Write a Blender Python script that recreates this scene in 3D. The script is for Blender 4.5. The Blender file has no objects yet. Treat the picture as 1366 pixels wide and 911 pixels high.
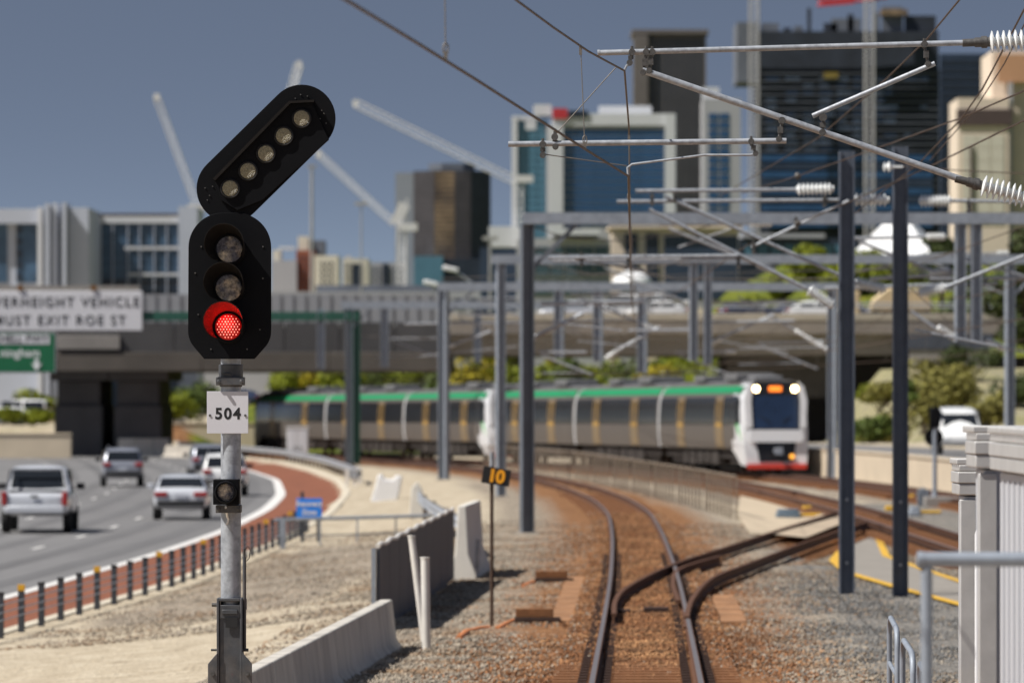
import bpy, bmesh, math, random
import numpy as np
from mathutils import Vector, Matrix
random.seed(7)
R = math.radians
SC = bpy.context.scene
COL = SC.collection

# ------------------------------------------------------------------ camera, sky, sun, exposure
F, CX, HY, CH = 7600.0, 683.0, 530.0, 3.0          # focal length in photo pixels, principal column, horizon row, eye height
cam_d = bpy.data.cameras.new('camera'); cam = bpy.data.objects.new('camera', cam_d); COL.objects.link(cam)
cam.location = (0, 0, CH); cam.rotation_euler = (R(90), 0, 0)
cam_d.sensor_width = 36.0; cam_d.sensor_fit = 'HORIZONTAL'; cam_d.lens = F / 1366.0 * 36.0
cam_d.shift_y = (HY - 455.5) / 1366.0
cam_d.clip_start = 0.5; cam_d.clip_end = 20000
cam_d.dof.use_dof = True; cam_d.dof.focus_distance = 42.0; cam_d.dof.aperture_fstop = 3.7
cam_d.dof.aperture_blades = 9
SC.camera = cam

SUN = Vector((-0.56, -0.22, 0.80)).normalized()
w = bpy.data.worlds.new("World"); SC.world = w; w.use_nodes = True
nt = w.node_tree; nt.nodes.clear()
out = nt.nodes.new('ShaderNodeOutputWorld'); bg = nt.nodes.new('ShaderNodeBackground')
sky = nt.nodes.new('ShaderNodeTexSky'); sky.sky_type = 'NISHITA'; sky.sun_disc = False
sky.sun_elevation = math.asin(SUN.z); sky.sun_rotation = math.atan2(SUN.x, SUN.y)
sky.altitude = 200; sky.air_density = 1.0; sky.dust_density = 0.55; sky.ozone_density = 1.3
tc = nt.nodes.new('ShaderNodeTexCoord'); mp = nt.nodes.new('ShaderNodeMapping')
mp.inputs['Location'].default_value = (0, 0, 0.03)      # a clear, dry sky: the deep blue comes down close to the horizon
mp.inputs['Scale'].default_value = (1, 1, 10.0)
nrm = nt.nodes.new('ShaderNodeVectorMath'); nrm.operation = 'NORMALIZE'
nt.links.new(tc.outputs['Generated'], mp.inputs['Vector']); nt.links.new(mp.outputs[0], nrm.inputs[0])
nt.links.new(nrm.outputs[0], sky.inputs['Vector'])
hs = nt.nodes.new('ShaderNodeHueSaturation'); hs.inputs['Saturation'].default_value = 0.72
nt.links.new(sky.outputs[0], hs.inputs['Color'])
nt.links.new(hs.outputs[0], bg.inputs['Color']); nt.links.new(bg.outputs[0], out.inputs['Surface'])
bg.inputs['Strength'].default_value = 0.068
sun_d = bpy.data.lights.new('sun', 'SUN'); sun_d.energy = 5.0; sun_d.angle = R(0.53); sun_d.color = (1.0, 0.965, 0.91)
sun = bpy.data.objects.new('sun', sun_d); COL.objects.link(sun)
sun.rotation_euler = SUN.to_track_quat('Z', 'Y').to_euler()
SC.view_settings.view_transform = 'Standard'; SC.view_settings.look = 'None'
SC.view_settings.exposure = 0.3; SC.view_settings.gamma = 1.0
SC.render.engine = 'CYCLES'
SC.cycles.use_denoising = True
SC.cycles.max_bounces = 6; SC.cycles.caustics_reflective = False; SC.cycles.caustics_refractive = False

# ------------------------------------------------------------------ helpers
def P(px, py, Y):
    """Point at depth Y metres that the calibrated camera saw at photo pixel (px, py)."""
    return Vector(((px - CX) / F * Y, Y, CH + (HY - py) / F * Y))

def mat(name, col, rough=0.6, metal=0.0, var=0.15, scale=6.0, bump=0.0, bscale=60.0, col2=None, mixs=1.5, mixt=0.55, emit=None, estr=0.0, spec=0.5, stretch=(1, 1, 1), island=0.0, coat=0.0):
    m = bpy.data.materials.new(name); m.use_nodes = True
    t = m.node_tree; b = t.nodes['Principled BSDF']; L = t.links
    b.inputs['Roughness'].default_value = rough; b.inputs['Metallic'].default_value = metal
    b.inputs['Specular IOR Level'].default_value = spec
    b.inputs['Coat Weight'].default_value = coat
    c = (*col, 1)
    co = t.nodes.new('ShaderNodeTexCoord'); ma = t.nodes.new('ShaderNodeMapping'); ma.inputs['Scale'].default_value = stretch
    L.new(co.outputs['Object'], ma.inputs['Vector'])
    n = t.nodes.new('ShaderNodeTexNoise'); n.inputs['Scale'].default_value = scale; n.inputs['Detail'].default_value = 6; n.inputs['Roughness'].default_value = 0.65
    L.new(ma.outputs[0], n.inputs['Vector'])
    mr = t.nodes.new('ShaderNodeMapRange'); mr.inputs['From Min'].default_value = 0.3; mr.inputs['From Max'].default_value = 0.7
    mr.inputs['To Min'].default_value = 1 - var; mr.inputs['To Max'].default_value = 1 + var
    L.new(n.outputs['Fac'], mr.inputs['Value'])
    base = t.nodes.new('ShaderNodeMix'); base.data_type = 'RGBA'
    base.inputs['A'].default_value = c; base.inputs['B'].default_value = (*(col2 or col), 1)
    if col2:
        n2 = t.nodes.new('ShaderNodeTexNoise'); n2.inputs['Scale'].default_value = mixs; n2.inputs['Detail'].default_value = 5
        L.new(ma.outputs[0], n2.inputs['Vector'])
        r2 = t.nodes.new('ShaderNodeMapRange'); r2.inputs['From Min'].default_value = mixt - 0.08; r2.inputs['From Max'].default_value = mixt + 0.08
        L.new(n2.outputs['Fac'], r2.inputs['Value']); L.new(r2.outputs[0], base.inputs['Factor'])
    else:
        base.inputs['Factor'].default_value = 0
    mul = t.nodes.new('ShaderNodeVectorMath'); mul.operation = 'SCALE'
    L.new(base.outputs['Result'], mul.inputs[0])
    if island:
        g = t.nodes.new('ShaderNodeNewGeometry')
        ri = t.nodes.new('ShaderNodeMapRange'); ri.inputs['To Min'].default_value = 1 - island; ri.inputs['To Max'].default_value = 1 + island
        L.new(g.outputs['Random Per Island'], ri.inputs['Value'])
        mm = t.nodes.new('ShaderNodeMath'); mm.operation = 'MULTIPLY'
        L.new(mr.outputs[0], mm.inputs[0]); L.new(ri.outputs[0], mm.inputs[1]); L.new(mm.outputs[0], mul.inputs['Scale'])
    else:
        L.new(mr.outputs[0], mul.inputs['Scale'])
    L.new(mul.outputs[0], b.inputs['Base Color'])
    if bump:
        nb = t.nodes.new('ShaderNodeTexNoise'); nb.inputs['Scale'].default_value = bscale; nb.inputs['Detail'].default_value = 5
        L.new(ma.outputs[0], nb.inputs['Vector'])
        bp = t.nodes.new('ShaderNodeBump'); bp.inputs['Strength'].default_value = bump; bp.inputs['Distance'].default_value = 0.02
        L.new(nb.outputs['Fac'], bp.inputs['Height']); L.new(bp.outputs[0], b.inputs['Normal'])
    if emit:
        b.inputs['Emission Color'].default_value = (*emit, 1); b.inputs['Emission Strength'].default_value = estr
    return m

def wloc(o):
    v = Vector((0, 0, 0))
    while o is not None:
        v += o.location; o = o.parent
    return v

def tag(o, label=None, cat=None, group=None, kind=None):
    if label: o['label'] = label
    if cat: o['category'] = cat
    if group: o['group'] = group
    if kind: o['kind'] = kind
    return o

def thing(name, label, cat, loc=(0, 0, 0), group=None):
    o = bpy.data.objects.new(name, None); COL.objects.link(o); o.location = loc; o.empty_display_size = 0.3
    return tag(o, label, cat, group)

def copy_tree(o, parent=None):
    c = o.copy(); COL.objects.link(c)
    if parent is not None: c.parent = parent
    for ch in list(o.children): copy_tree(ch, c)
    return c

class MB:
    def __init__(s): s.v, s.f, s.mi = [], [], []
    def add(s, vs, fs, mi=0):
        o = len(s.v); s.v += [tuple(v) for v in vs]
        for f in fs: s.f.append([i + o for i in f]); s.mi.append(mi)
        return s
    def box(s, c, d, rot=None, mi=0):
        c = Vector(c); h = Vector(d) / 2
        vs = [Vector((x * h.x, y * h.y, z * h.z)) for x in (-1, 1) for y in (-1, 1) for z in (-1, 1)]
        if rot is not None: vs = [rot @ v for v in vs]
        return s.add([v + c for v in vs], [(0, 1, 3, 2), (4, 6, 7, 5), (0, 4, 5, 1), (2, 3, 7, 6), (0, 2, 6, 4), (1, 5, 7, 3)], mi)
    def bx(s, a, b, mi=0):
        a, b = Vector(a), Vector(b); return s.box((a + b) / 2, (abs(b.x - a.x), abs(b.y - a.y), abs(b.z - a.z)), mi=mi)
    def bar(s, p0, p1, w, h, up=(0, 0, 1), mi=0):
        """rectangular bar from p0 to p1"""
        p0, p1 = Vector(p0), Vector(p1); d = (p1 - p0); l = d.length; d.normalize(); up = Vector(up)
        if abs(d.dot(up)) > 0.99: up = Vector((0, 1, 0))
        x = d.cross(up).normalized(); z = x.cross(d)
        m = Matrix((x, d, z)).transposed()
        return s.box((p0 + p1) / 2, (w, l, h), m, mi)
    def tube(s, p0, p1, r, n=10, r1=None, mi=0, cap=True):
        return s.path([p0, p1], r, n, mi=mi, rs=[r, r if r1 is None else r1], cap=cap)
    def path(s, pts, r, n=8, mi=0, rs=None, cap=True):
        pts = [Vector(p) for p in pts]; k = len(pts); vs, fs = [], []
        prev = None
        for i, p in enumerate(pts):
            d = (pts[min(i + 1, k - 1)] - pts[max(i - 1, 0)]).normalized()
            if prev is None:
                a = Vector((0, 0, 1)) if abs(d.z) < 0.9 else Vector((1, 0, 0))
            else: a = prev
            x = (a - d * a.dot(d)).normalized(); prev = x; y = d.cross(x)
            rr = rs[i] if rs else r
            for j in range(n):
                t = 2 * math.pi * j / n; vs.append(p + x * math.cos(t) * rr + y * math.sin(t) * rr)
        for i in range(k - 1):
            for j in range(n):
                a, b = i * n + j, i * n + (j + 1) % n; fs.append((a, b, b + n, a + n))
        if cap: fs.append(tuple(range(n - 1, -1, -1))); fs.append(tuple(range((k - 1) * n, k * n)))
        return s.add(vs, fs, mi)
    def disc(s, c, axis, r, t, n=24, mi=0):
        c, a = Vector(c), Vector(axis).normalized(); return s.tube(c, c + a * t, r, n, mi=mi)
    def prism(s, poly, depth, fn, mi=0):
        """poly: 2D outline; fn(u, v, w) -> world; w from 0 to depth"""
        n = len(poly)
        vs = [fn(u, v, 0) for u, v in poly] + [fn(u, v, depth) for u, v in poly]
        fs = [tuple(range(n)), tuple(range(2 * n - 1, n - 1, -1))] + [(i, i + n, (i + 1) % n + n, (i + 1) % n) for i in range(n)]
        return s.add(vs, fs, mi)
    def sweep(s, prof, pts, closed=True, mi=0):
        """profile (across, up) swept along pts; across is horizontal"""
        pts = [Vector(p) for p in pts]; k, n = len(pts), len(prof); vs, fs = [], []
        for i, p in enumerate(pts):
            d = pts[min(i + 1, k - 1)] - pts[max(i - 1, 0)]; d.z = 0; d.normalize()
            x = Vector((d.y, -d.x, 0))
            vs += [p + x * a + Vector((0, 0, b)) for a, b in prof]
        m = n if closed else n - 1
        for i in range(k - 1):
            for j in range(m):
                a, b = i * n + j, i * n + (j + 1) % n; fs.append((a, b, b + n, a + n))
        if closed: fs.append(tuple(range(n - 1, -1, -1))); fs.append(tuple(range((k - 1) * n, k * n)))
        return s.add(vs, fs, mi)
    def lathe(s, p0, p1, prof, n=14, mi=0):
        """prof: (t along p0..p1 in metres, radius)"""
        p0, p1 = Vector(p0), Vector(p1); d = (p1 - p0).normalized()
        pts = [p0 + d * t for t, _ in prof]
        a = Vector((0, 0, 1)) if abs(d.z) < 0.9 else Vector((1, 0, 0)); x = (a - d * a.dot(d)).normalized(); y = d.cross(x)
        vs, fs = [], []; k = len(prof)
        for p, (_, r) in zip(pts, prof):
            for j in range(n):
                t = 2 * math.pi * j / n; vs.append(p + x * math.cos(t) * r + y * math.sin(t) * r)
        for i in range(k - 1):
            for j in range(n):
                a, b = i * n + j, i * n + (j + 1) % n; fs.append((a, b, b + n, a + n))
        fs.append(tuple(range(n - 1, -1, -1))); fs.append(tuple(range((k - 1) * n, k * n)))
        return s.add(vs, fs, mi)
    def hbeam(s, x, y, z0, z1, w=0.25, d=0.25, t=0.02, rot=0.0, mi=0):
        """H section column: flanges at both sides of a web that faces -y"""
        c, sn = math.cos(rot), math.sin(rot)
        prof = [(-w/2, -d/2), (-w/2 + t, -d/2), (-w/2 + t, -t/2), (w/2 - t, -t/2), (w/2 - t, -d/2), (w/2, -d/2),
                (w/2, d/2), (w/2 - t, d/2), (w/2 - t, t/2), (-w/2 + t, t/2), (-w/2 + t, d/2), (-w/2, d/2)]
        vs = []
        for z in (z0, z1): vs += [(x + a * c - b * sn, y + a * sn + b * c, z) for a, b in prof]
        n = 12
        fs = [(i, (i + 1) % n, (i + 1) % n + n, i + n) for i in range(n)]
        for o in (0, n):
            fs += [(o, o + 1, o + 2, o + 9, o + 10, o + 11), (o + 2, o + 3, o + 8, o + 9), (o + 3, o + 4, o + 5, o + 6, o + 7, o + 8)]
        return s.add(vs, fs, mi)
    def build(s, name, m, parent=None, kind=None, bevel=0.0, smooth=True, fix=True):
        me = bpy.data.meshes.new(name); off = wloc(parent) if parent is not None else Vector((0, 0, 0))
        me.from_pydata([(v[0] - off.x, v[1] - off.y, v[2] - off.z) for v in s.v], [], s.f)
        for x in (m if isinstance(m, (list, tuple)) else [m]): me.materials.append(x)
        me.polygons.foreach_set('material_index', s.mi)
        if fix:
            b = bmesh.new(); b.from_mesh(me); bmesh.ops.recalc_face_normals(b, faces=b.faces); b.to_mesh(me); b.free()
        if smooth:
            me.polygons.foreach_set('use_smooth', [True] * len(me.polygons)); me.set_sharp_from_angle(angle=R(38))
        me.update()
        o = bpy.data.objects.new(name, me); COL.objects.link(o)
        if parent is not None: o.parent = parent
        if kind: o['kind'] = kind
        if bevel:
            bm_ = o.modifiers.new('bevel', 'BEVEL'); bm_.width = bevel; bm_.segments = 2; bm_.limit_method = 'ANGLE'
        return o

def text(body, loc, size, m, parent, name='lettering', align='CENTER', extrude=0.004, bold=0.0, rot=(90, 0, 0), spacing=1.0, sx=1.0):
    c = bpy.data.curves.new(name, 'FONT'); c.body = body; c.size = size; c.align_x = align; c.align_y = 'CENTER'
    c.extrude = extrude; c.offset = bold; c.space_character = spacing
    t = bpy.data.objects.new(name, c); COL.objects.link(t)
    bpy.context.view_layer.update()
    me = bpy.data.meshes.new_from_object(t.evaluated_get(bpy.context.evaluated_depsgraph_get()))
    bpy.data.objects.remove(t)
    mx = Matrix.Translation(Vector(loc) - wloc(parent)) @ Matrix.Rotation(R(rot[2]), 4, 'Z') @ Matrix.Rotation(R(rot[0]), 4, 'X') @ Matrix.Rotation(R(rot[1]), 4, 'Z') @ Matrix.Diagonal((sx, 1, 1, 1))
    me.transform(mx); me.materials.clear(); me.materials.append(m)
    for p in me.polygons: p.use_smooth = False
    o = bpy.data.objects.new(name, me); COL.objects.link(o); o.parent = parent
    return o

def curve_fn(pts, k=9.0):
    ys = np.array([p[1] for p in pts], float); xs = np.array([p[0] for p in pts], float)
    g = np.arange(-60.0, 700.0, 1.0)
    v = np.interp(g, ys, xs)
    lo, hi = (xs[1]-xs[0])/(ys[1]-ys[0]), (xs[-1]-xs[-2])/(ys[-1]-ys[-2])
    v = np.where(g < ys[0], xs[0] + (g - ys[0]) * lo, v); v = np.where(g > ys[-1], xs[-1] + (g - ys[-1]) * hi, v)
    q = np.arange(-int(3*k), int(3*k)+1); ker = np.exp(-(q/k)**2/2); ker /= ker.sum()
    pad = np.concatenate([v[0] + (np.arange(-len(q)//2+1,0)) * lo, v, v[-1] + np.arange(1, len(q)//2+1) * hi])
    sm = np.convolve(pad, ker, 'valid')[:len(g)]
    return lambda Y: np.interp(Y, g, sm)

def np_mesh(name, verts, faces, m, parent=None, kind=None, smooth=False):
    """faces: array n x k of equal-size polygons"""
    me = bpy.data.meshes.new(name); nv, nf, k = len(verts), len(faces), faces.shape[1]
    me.vertices.add(nv); me.vertices.foreach_set('co', np.asarray(verts, np.float32).ravel())
    me.loops.add(nf * k); me.loops.foreach_set('vertex_index', faces.astype(np.int32).ravel())
    me.polygons.add(nf); me.polygons.foreach_set('loop_start', np.arange(0, nf * k, k, dtype=np.int32))
    me.update(calc_edges=True); me.validate()
    if smooth: me.polygons.foreach_set('use_smooth', [True] * nf)
    for x in (m if isinstance(m, (list, tuple)) else [m]): me.materials.append(x)
    o = bpy.data.objects.new(name, me); COL.objects.link(o)
    if parent is not None: o.parent = parent
    if kind: o['kind'] = kind
    return o

# ------------------------------------------------------------------ materials
M = {}
M['galv'] = mat('galvanised steel', (0.40, 0.42, 0.45), 0.42, 0.3, 0.2, 14, 0.08, 90, col2=(0.31, 0.325, 0.35), mixs=22)
M['galv_dull'] = mat('weathered galvanised steel', (0.27, 0.30, 0.345), 0.55, 0.2, 0.18, 5, 0.05, 60)
M['mast_dark'] = mat('dark galvanised column', (0.105, 0.122, 0.155), 0.5, 0.35, 0.15, 3, 0.04, 40)
M['signal_black'] = mat('signal black paint', (0.0028, 0.003, 0.0042), 0.65, 0, 0.2, 10, 0.02, 60, spec=0.14)
M['signal_in'] = mat('signal hood inside', (0.016, 0.014, 0.013), 0.8, 0, 0.2, 10, spec=0.1)
M['shoe'] = mat('dark steel base', (0.085, 0.088, 0.095), 0.5, 0.4, 0.25, 9, 0.05, 60, col2=(0.13, 0.12, 0.115), mixs=5)
M['white_plate'] = mat('white enamel plate', (0.66, 0.655, 0.69), 0.4, 0, 0.03, 4)
M['black'] = mat('black lettering', (0.012, 0.012, 0.013), 0.6, 0, 0.1, 8)
M['wire'] = mat('oxidised copper wire', (0.085, 0.055, 0.035), 0.55, 0.4, 0.25, 8)
M['wire_pale'] = mat('steel stay wire', (0.20, 0.18, 0.16), 0.5, 0.5, 0.2, 8)  # paler steel tone for stays, droppers and far wires
M['porcelain'] = mat('grey white insulator', (0.80, 0.81, 0.80), 0.28, 0, 0.05, 6, coat=0.3)
M['fitting'] = mat('dirty clamp fitting', (0.11, 0.105, 0.10), 0.55, 0.5, 0.35, 40, 0.1, 80)
M['rail_top'] = mat('worn rail steel', (0.29, 0.25, 0.235), 0.36, 0.6, 0.1, 3, stretch=(1, .05, 1))
M['rail'] = mat('rusty rail', (0.10, 0.042, 0.02), 0.8, 0.1, 0.3, 6, 0.1, 50)
M['rail_dark'] = mat('dark rusty rail', (0.045, 0.022, 0.014), 0.8, 0.1, 0.3, 6, 0.1, 50)
M['sleeper'] = mat('rust stained sleeper', (0.215, 0.092, 0.035), 0.9, 0, 0.3, 5, 0.2, 30)
M['sleeper_pale'] = mat('dusty timber bearer', (0.29, 0.145, 0.066), 0.9, 0, 0.45, 3, 0.2, 30)
M['concrete'] = mat('weathered concrete', (0.42, 0.38, 0.325), 0.85, 0, 0.14, 1.5, 0.15, 25, col2=(0.36, 0.325, 0.28), mixs=0.8)
M['barrier'] = mat('stained barrier concrete', (0.52, 0.485, 0.43), 0.85, 0, 0.16, 2.5, 0.2, 30, col2=(0.40, 0.37, 0.33), mixs=1.6, stretch=(1, 1, .35))
M['conc_white'] = mat('pale barrier concrete', (0.66, 0.63, 0.57), 0.8, 0, 0.08, 1.5, 0.1, 25)
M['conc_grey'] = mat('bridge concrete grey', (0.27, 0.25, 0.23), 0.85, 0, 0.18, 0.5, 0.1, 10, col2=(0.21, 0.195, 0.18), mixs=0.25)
M['conc_dark'] = mat('dark concrete', (0.10, 0.095, 0.095), 0.85, 0, 0.2, 0.4, 0.1, 8)  # dark tone for piers, crash walls and abutment
M['sandwall'] = mat('sandstone wall', (0.56, 0.47, 0.35), 0.85, 0, 0.08, 0.6, 0.1, 12)
M['white'] = mat('white paint', (0.78, 0.78, 0.78), 0.4, 0, 0.04, 3)
M['hut'] = mat('grey painted steel hut', (0.52, 0.53, 0.56), 0.45, 0.0, 0.05, 2.0, stretch=(1, 1, .2))
M['hut_cap'] = mat('galvanised hut roof', (0.50, 0.49, 0.475), 0.42, 0.25, 0.1, 6)
M['black_panel'] = mat('dark sheet panel', (0.058, 0.066, 0.088), 0.6, 0.1, 0.18, 2.0, stretch=(1, 1, .15))
M['asphalt'] = mat('asphalt', (0.165, 0.160, 0.158), 0.85, 0, 0.10, 0.8, 0.1, 40, col2=(0.145, 0.140, 0.138), mixs=0.12, stretch=(1, .12, 1))
M['redtar'] = mat('red asphalt', (0.205, 0.066, 0.029), 0.9, 0, 0.16, 1.2, 0.1, 40, stretch=(1, .2, 1))
M['linepaint'] = mat('white road paint', (0.66, 0.64, 0.61), 0.7, 0, 0.1, 3)
M['yellow'] = mat('yellow paint', (0.62, 0.36, 0.035), 0.65, 0, 0.2, 5)
M['path'] = mat('bitumen walkway', (0.25, 0.225, 0.195), 0.9, 0, 0.12, 2, 0.1, 30)
M['glass_dark'] = mat('dark car glass', (0.012, 0.014, 0.017), 0.08, 0, 0.1, 2, spec=0.6)
M['tyre'] = mat('tyre rubber', (0.012, 0.012, 0.012), 0.8, 0, 0.2, 8)
M['rim'] = mat('alloy rim', (0.35, 0.35, 0.36), 0.35, 0.8, 0.1, 8)
M['silver'] = mat('silver car paint', (0.60, 0.615, 0.65), 0.28, 0.2, 0.04, 2, coat=0.6)
M['grey_car'] = mat('grey car paint', (0.30, 0.31, 0.35), 0.3, 0.4, 0.04, 2, coat=0.6)
M['white_car'] = mat('white car paint', (0.74, 0.74, 0.73), 0.3, 0, 0.03, 2, coat=0.6)
M['navy_car'] = mat('navy car paint', (0.03, 0.045, 0.10), 0.3, 0.2, 0.04, 2, coat=0.6)
M['beige_truck'] = mat('beige load', (0.55, 0.42, 0.24), 0.6, 0, 0.1, 2)
M['red_lamp'] = mat('red tail lamp', (0.32, 0.012, 0.012), 0.2, 0, 0.1, 6, coat=0.5)
M['black_plastic'] = mat('black plastic', (0.018, 0.018, 0.02), 0.6, 0, 0.1, 6)
M['plate_blue'] = mat('number plate', (0.55, 0.57, 0.62), 0.5, 0, 0.05, 5)
M['sign_white'] = mat('white sign face', (0.60, 0.595, 0.62), 0.5, 0, 0.03, 1)
M['sign_green'] = mat('green sign face', (0.004, 0.115, 0.045), 0.5, 0, 0.06, 1)
M['sign_blue'] = mat('blue sign face', (0.012, 0.20, 0.72), 0.5, 0, 0.06, 2)
M['green_steel'] = mat('dark green steel', (0.018, 0.085, 0.06), 0.5, 0.1, 0.12, 2)
M['sign_black'] = mat('black speed board', (0.012, 0.012, 0.013), 0.45, 0, 0.1, 6)
M['amber'] = mat('amber digits', (0.85, 0.36, 0.01), 0.5, 0, 0.05, 6)
M['rustpost'] = mat('rusty post', (0.075, 0.045, 0.03), 0.8, 0.2, 0.3, 8, 0.1, 60)
M['pvc'] = mat('white pvc pipe', (0.72, 0.68, 0.62), 0.5, 0, 0.1, 3)
M['orange_pipe'] = mat('orange conduit', (0.60, 0.21, 0.07), 0.6, 0, 0.15, 8)
M['galv_fence'] = mat('fence steel', (0.25, 0.20, 0.15), 0.7, 0.1, 0.25, 3)
M['rope_post'] = mat('dark rope barrier post', (0.05, 0.055, 0.065), 0.55, 0.3, 0.2, 6)
M['post_cap'] = mat('amber post cap', (0.62, 0.33, 0.02), 0.5, 0, 0.1, 6)
M['kerb'] = mat('pale kerb concrete', (0.52, 0.46, 0.36), 0.85, 0, 0.12, 1.5, 0.1, 30)
M['lens'] = mat('unlit lens', (0.62, 0.52, 0.40), 0.25, 0, 0.7, 42, 0.9, 130, col2=(0.16, 0.16, 0.19), mixs=9, mixt=0.5)  # reflected sparkle is put into the colour as bright and dark noise
M['lens_j'] = mat('unlit route lens', (0.36, 0.32, 0.21), 0.3, 0, 0.45, 90, 0.9, 190)
M['lens_red'] = mat('red lens body', (0.30, 0.006, 0.004), 0.35, 0, 0.2, 30, emit=(1.0, 0.012, 0.01), estr=0.16)
M['led_red'] = mat('red led', (0.9, 0.1, 0.08), 0.4, 0, 0, 5, emit=(1.0, 0.22, 0.16), estr=2.2)
M['headlamp'] = mat('lit headlamp', (1, .8, .5), 0.3, 0, 0, 5, emit=(1.0, 0.72, 0.34), estr=16.0)
M['dest'] = mat('lit destination display', (.5, .15, .02), 0.4, 0, 0, 5, emit=(1.0, 0.20, 0.02), estr=1.6)
M['marker'] = mat('lit marker lamp', (.5, .25, .02), 0.4, 0, 0, 5, emit=(1.0, 0.40, 0.05), estr=1.5)
# ------------------------------------------------------------------ alignments and ground
rail_z = lambda Y: np.interp(Y, [-60, 59, 150, 245, 380, 450], [0, 0, -0.13, -0.30, -0.72, -0.72])
A = curve_fn([(0.3, 10), (1.0, 42), (1.41, 59.8), (1.81, 77), (2.25, 96.5), (2.8, 125.7), (3.22, 155), (3.14, 179), (2.45, 209), (1.2, 235), (-1.0, 265), (-4.7, 301), (-10.2, 340), (-17.5, 380), (-27, 425)], 7)
Bc = curve_fn([(15.2, 60), (15.4, 110), (15.3, 150), (14.6, 182), (13.3, 222), (11.65, 245), (6.55, 278), (0.5, 310), (-7, 346), (-14.8, 380), (-25.5, 425)], 8)
Cc = curve_fn([(9.7, 60), (9.6, 122), (9.7, 150), (9.6, 172), (9.2, 200), (8.2, 228), (6.0, 255), (3.0, 285), (-0.5, 314), (-7.6, 349)], 7)
KERB = curve_fn([(-10.2, 50), (-8.4, 92), (-7.2, 114), (-6.25, 152), (-6.1, 185), (-6.7, 228), (-8.1, 262), (-10.7, 300), (-14.3, 340), (-20.0, 380), (-28, 425), (-37, 460)], 5)
EDGE = curve_fn([(-12.6, 50), (-10.6, 92), (-9.9, 110), (-8.9, 140), (-8.45, 166), (-8.6, 198), (-9.3, 228), (-11.2, 270), (-13.7, 300), (-18.3, 350), (-22.7, 380), (-31, 425), (-40, 460)], 5)
WALL = curve_fn([(17.1, 60), (17.2, 120), (16.8, 160), (15.9, 196), (14.9, 225), (13.4, 246), (8.4, 278), (2.6, 310)], 6)
sstep = lambda v, a, b: (lambda t: t * t * (3 - 2 * t))(np.clip((v - a) / (b - a), 0, 1))

def ground(x, Y):
    x, Y = np.asarray(x, float), np.asarray(Y, float)
    zb = rail_z(Y) - 0.20
    xk, xa, xw = KERB(Y), A(Y), WALL(Y)
    left = sstep(x, xk + 0.3, np.maximum(xa - 3.0, xk + 2.0))
    z = -0.80 * (1 - left) + zb * left
    z = np.where(x < xk, -0.95, z)
    z = z - 0.10 * sstep(x, xa + 2.2, xa + 4.5) * (x < xw)
    up = sstep(x, xw + 0.5, xw + 0.9) * (1 - sstep(Y, 300, 306)) + sstep(Y, 300, 306) * sstep(x, 19, 23)
    z = z * (1 - up) + 0.60 * up
    z += 4.2 * sstep(Y, 296, 352) * sstep(x, 20.0, 24.0) * (1 - sstep(Y, 372, 376) * (1 - sstep(Y, 402, 408)))
    z += 3.4 * sstep(Y, 412, 440) * sstep(x, -24, -20) * (1 - sstep(x, 17, 22) * .3)
    z += 1.75 * sstep(Y, 404, 408) * (1 - sstep(x, -24, -20))
    z += 7.6 * sstep(Y, 452, 500) * sstep(x, 8, 22)
    return z
def G(px, py, dz=0.0):
    """Ground point seen at photo pixel (px, py), found on the terrain."""
    lo, hi = 20.0, 600.0
    Y = 100.0
    for Yt in np.arange(30, 600, .5):
        p = P(px, py, Yt)
        if p.z <= ground(p.x, Yt) + dz: return p
    return P(px, py, 300)
GV = lambda x, Y, dz=0.0: Vector((x, Y, float(ground(x, Y)) + dz))

xs = np.concatenate([[-4000, -2000, -800, -300, -150, -90, -70], np.arange(-60, -14, 2.0), np.arange(-14, 20, 0.45), np.arange(20, 60, 2.0), [70, 90, 150, 300, 800, 2000, 4000]])
ys = np.concatenate([[-400, -100, -40, 0, 20, 40], np.arange(50, 470, 1.25), np.arange(470, 560, 6), [600, 700, 900, 1300, 2500, 6000, 12000]])
X, Yg = np.meshgrid(xs, ys); Zg = ground(X, Yg)
rs = np.random.RandomState(3)
lowf = np.sin(X * 1.3 + np.sin(Yg * .31) * 2) * np.sin(Yg * .45 + X * .4)
Zg += np.where((X > KERB(Yg) + .8) & (X < WALL(Yg)), 0.03 * lowf + rs.normal(0, .012, X.shape), 0)
nx, ny = len(xs), len(ys)
idx = np.arange(nx * ny).reshape(ny, nx)
faces = np.stack([idx[:-1, :-1], idx[:-1, 1:], idx[1:, 1:], idx[1:, :-1]], -1).reshape(-1, 4)

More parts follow.
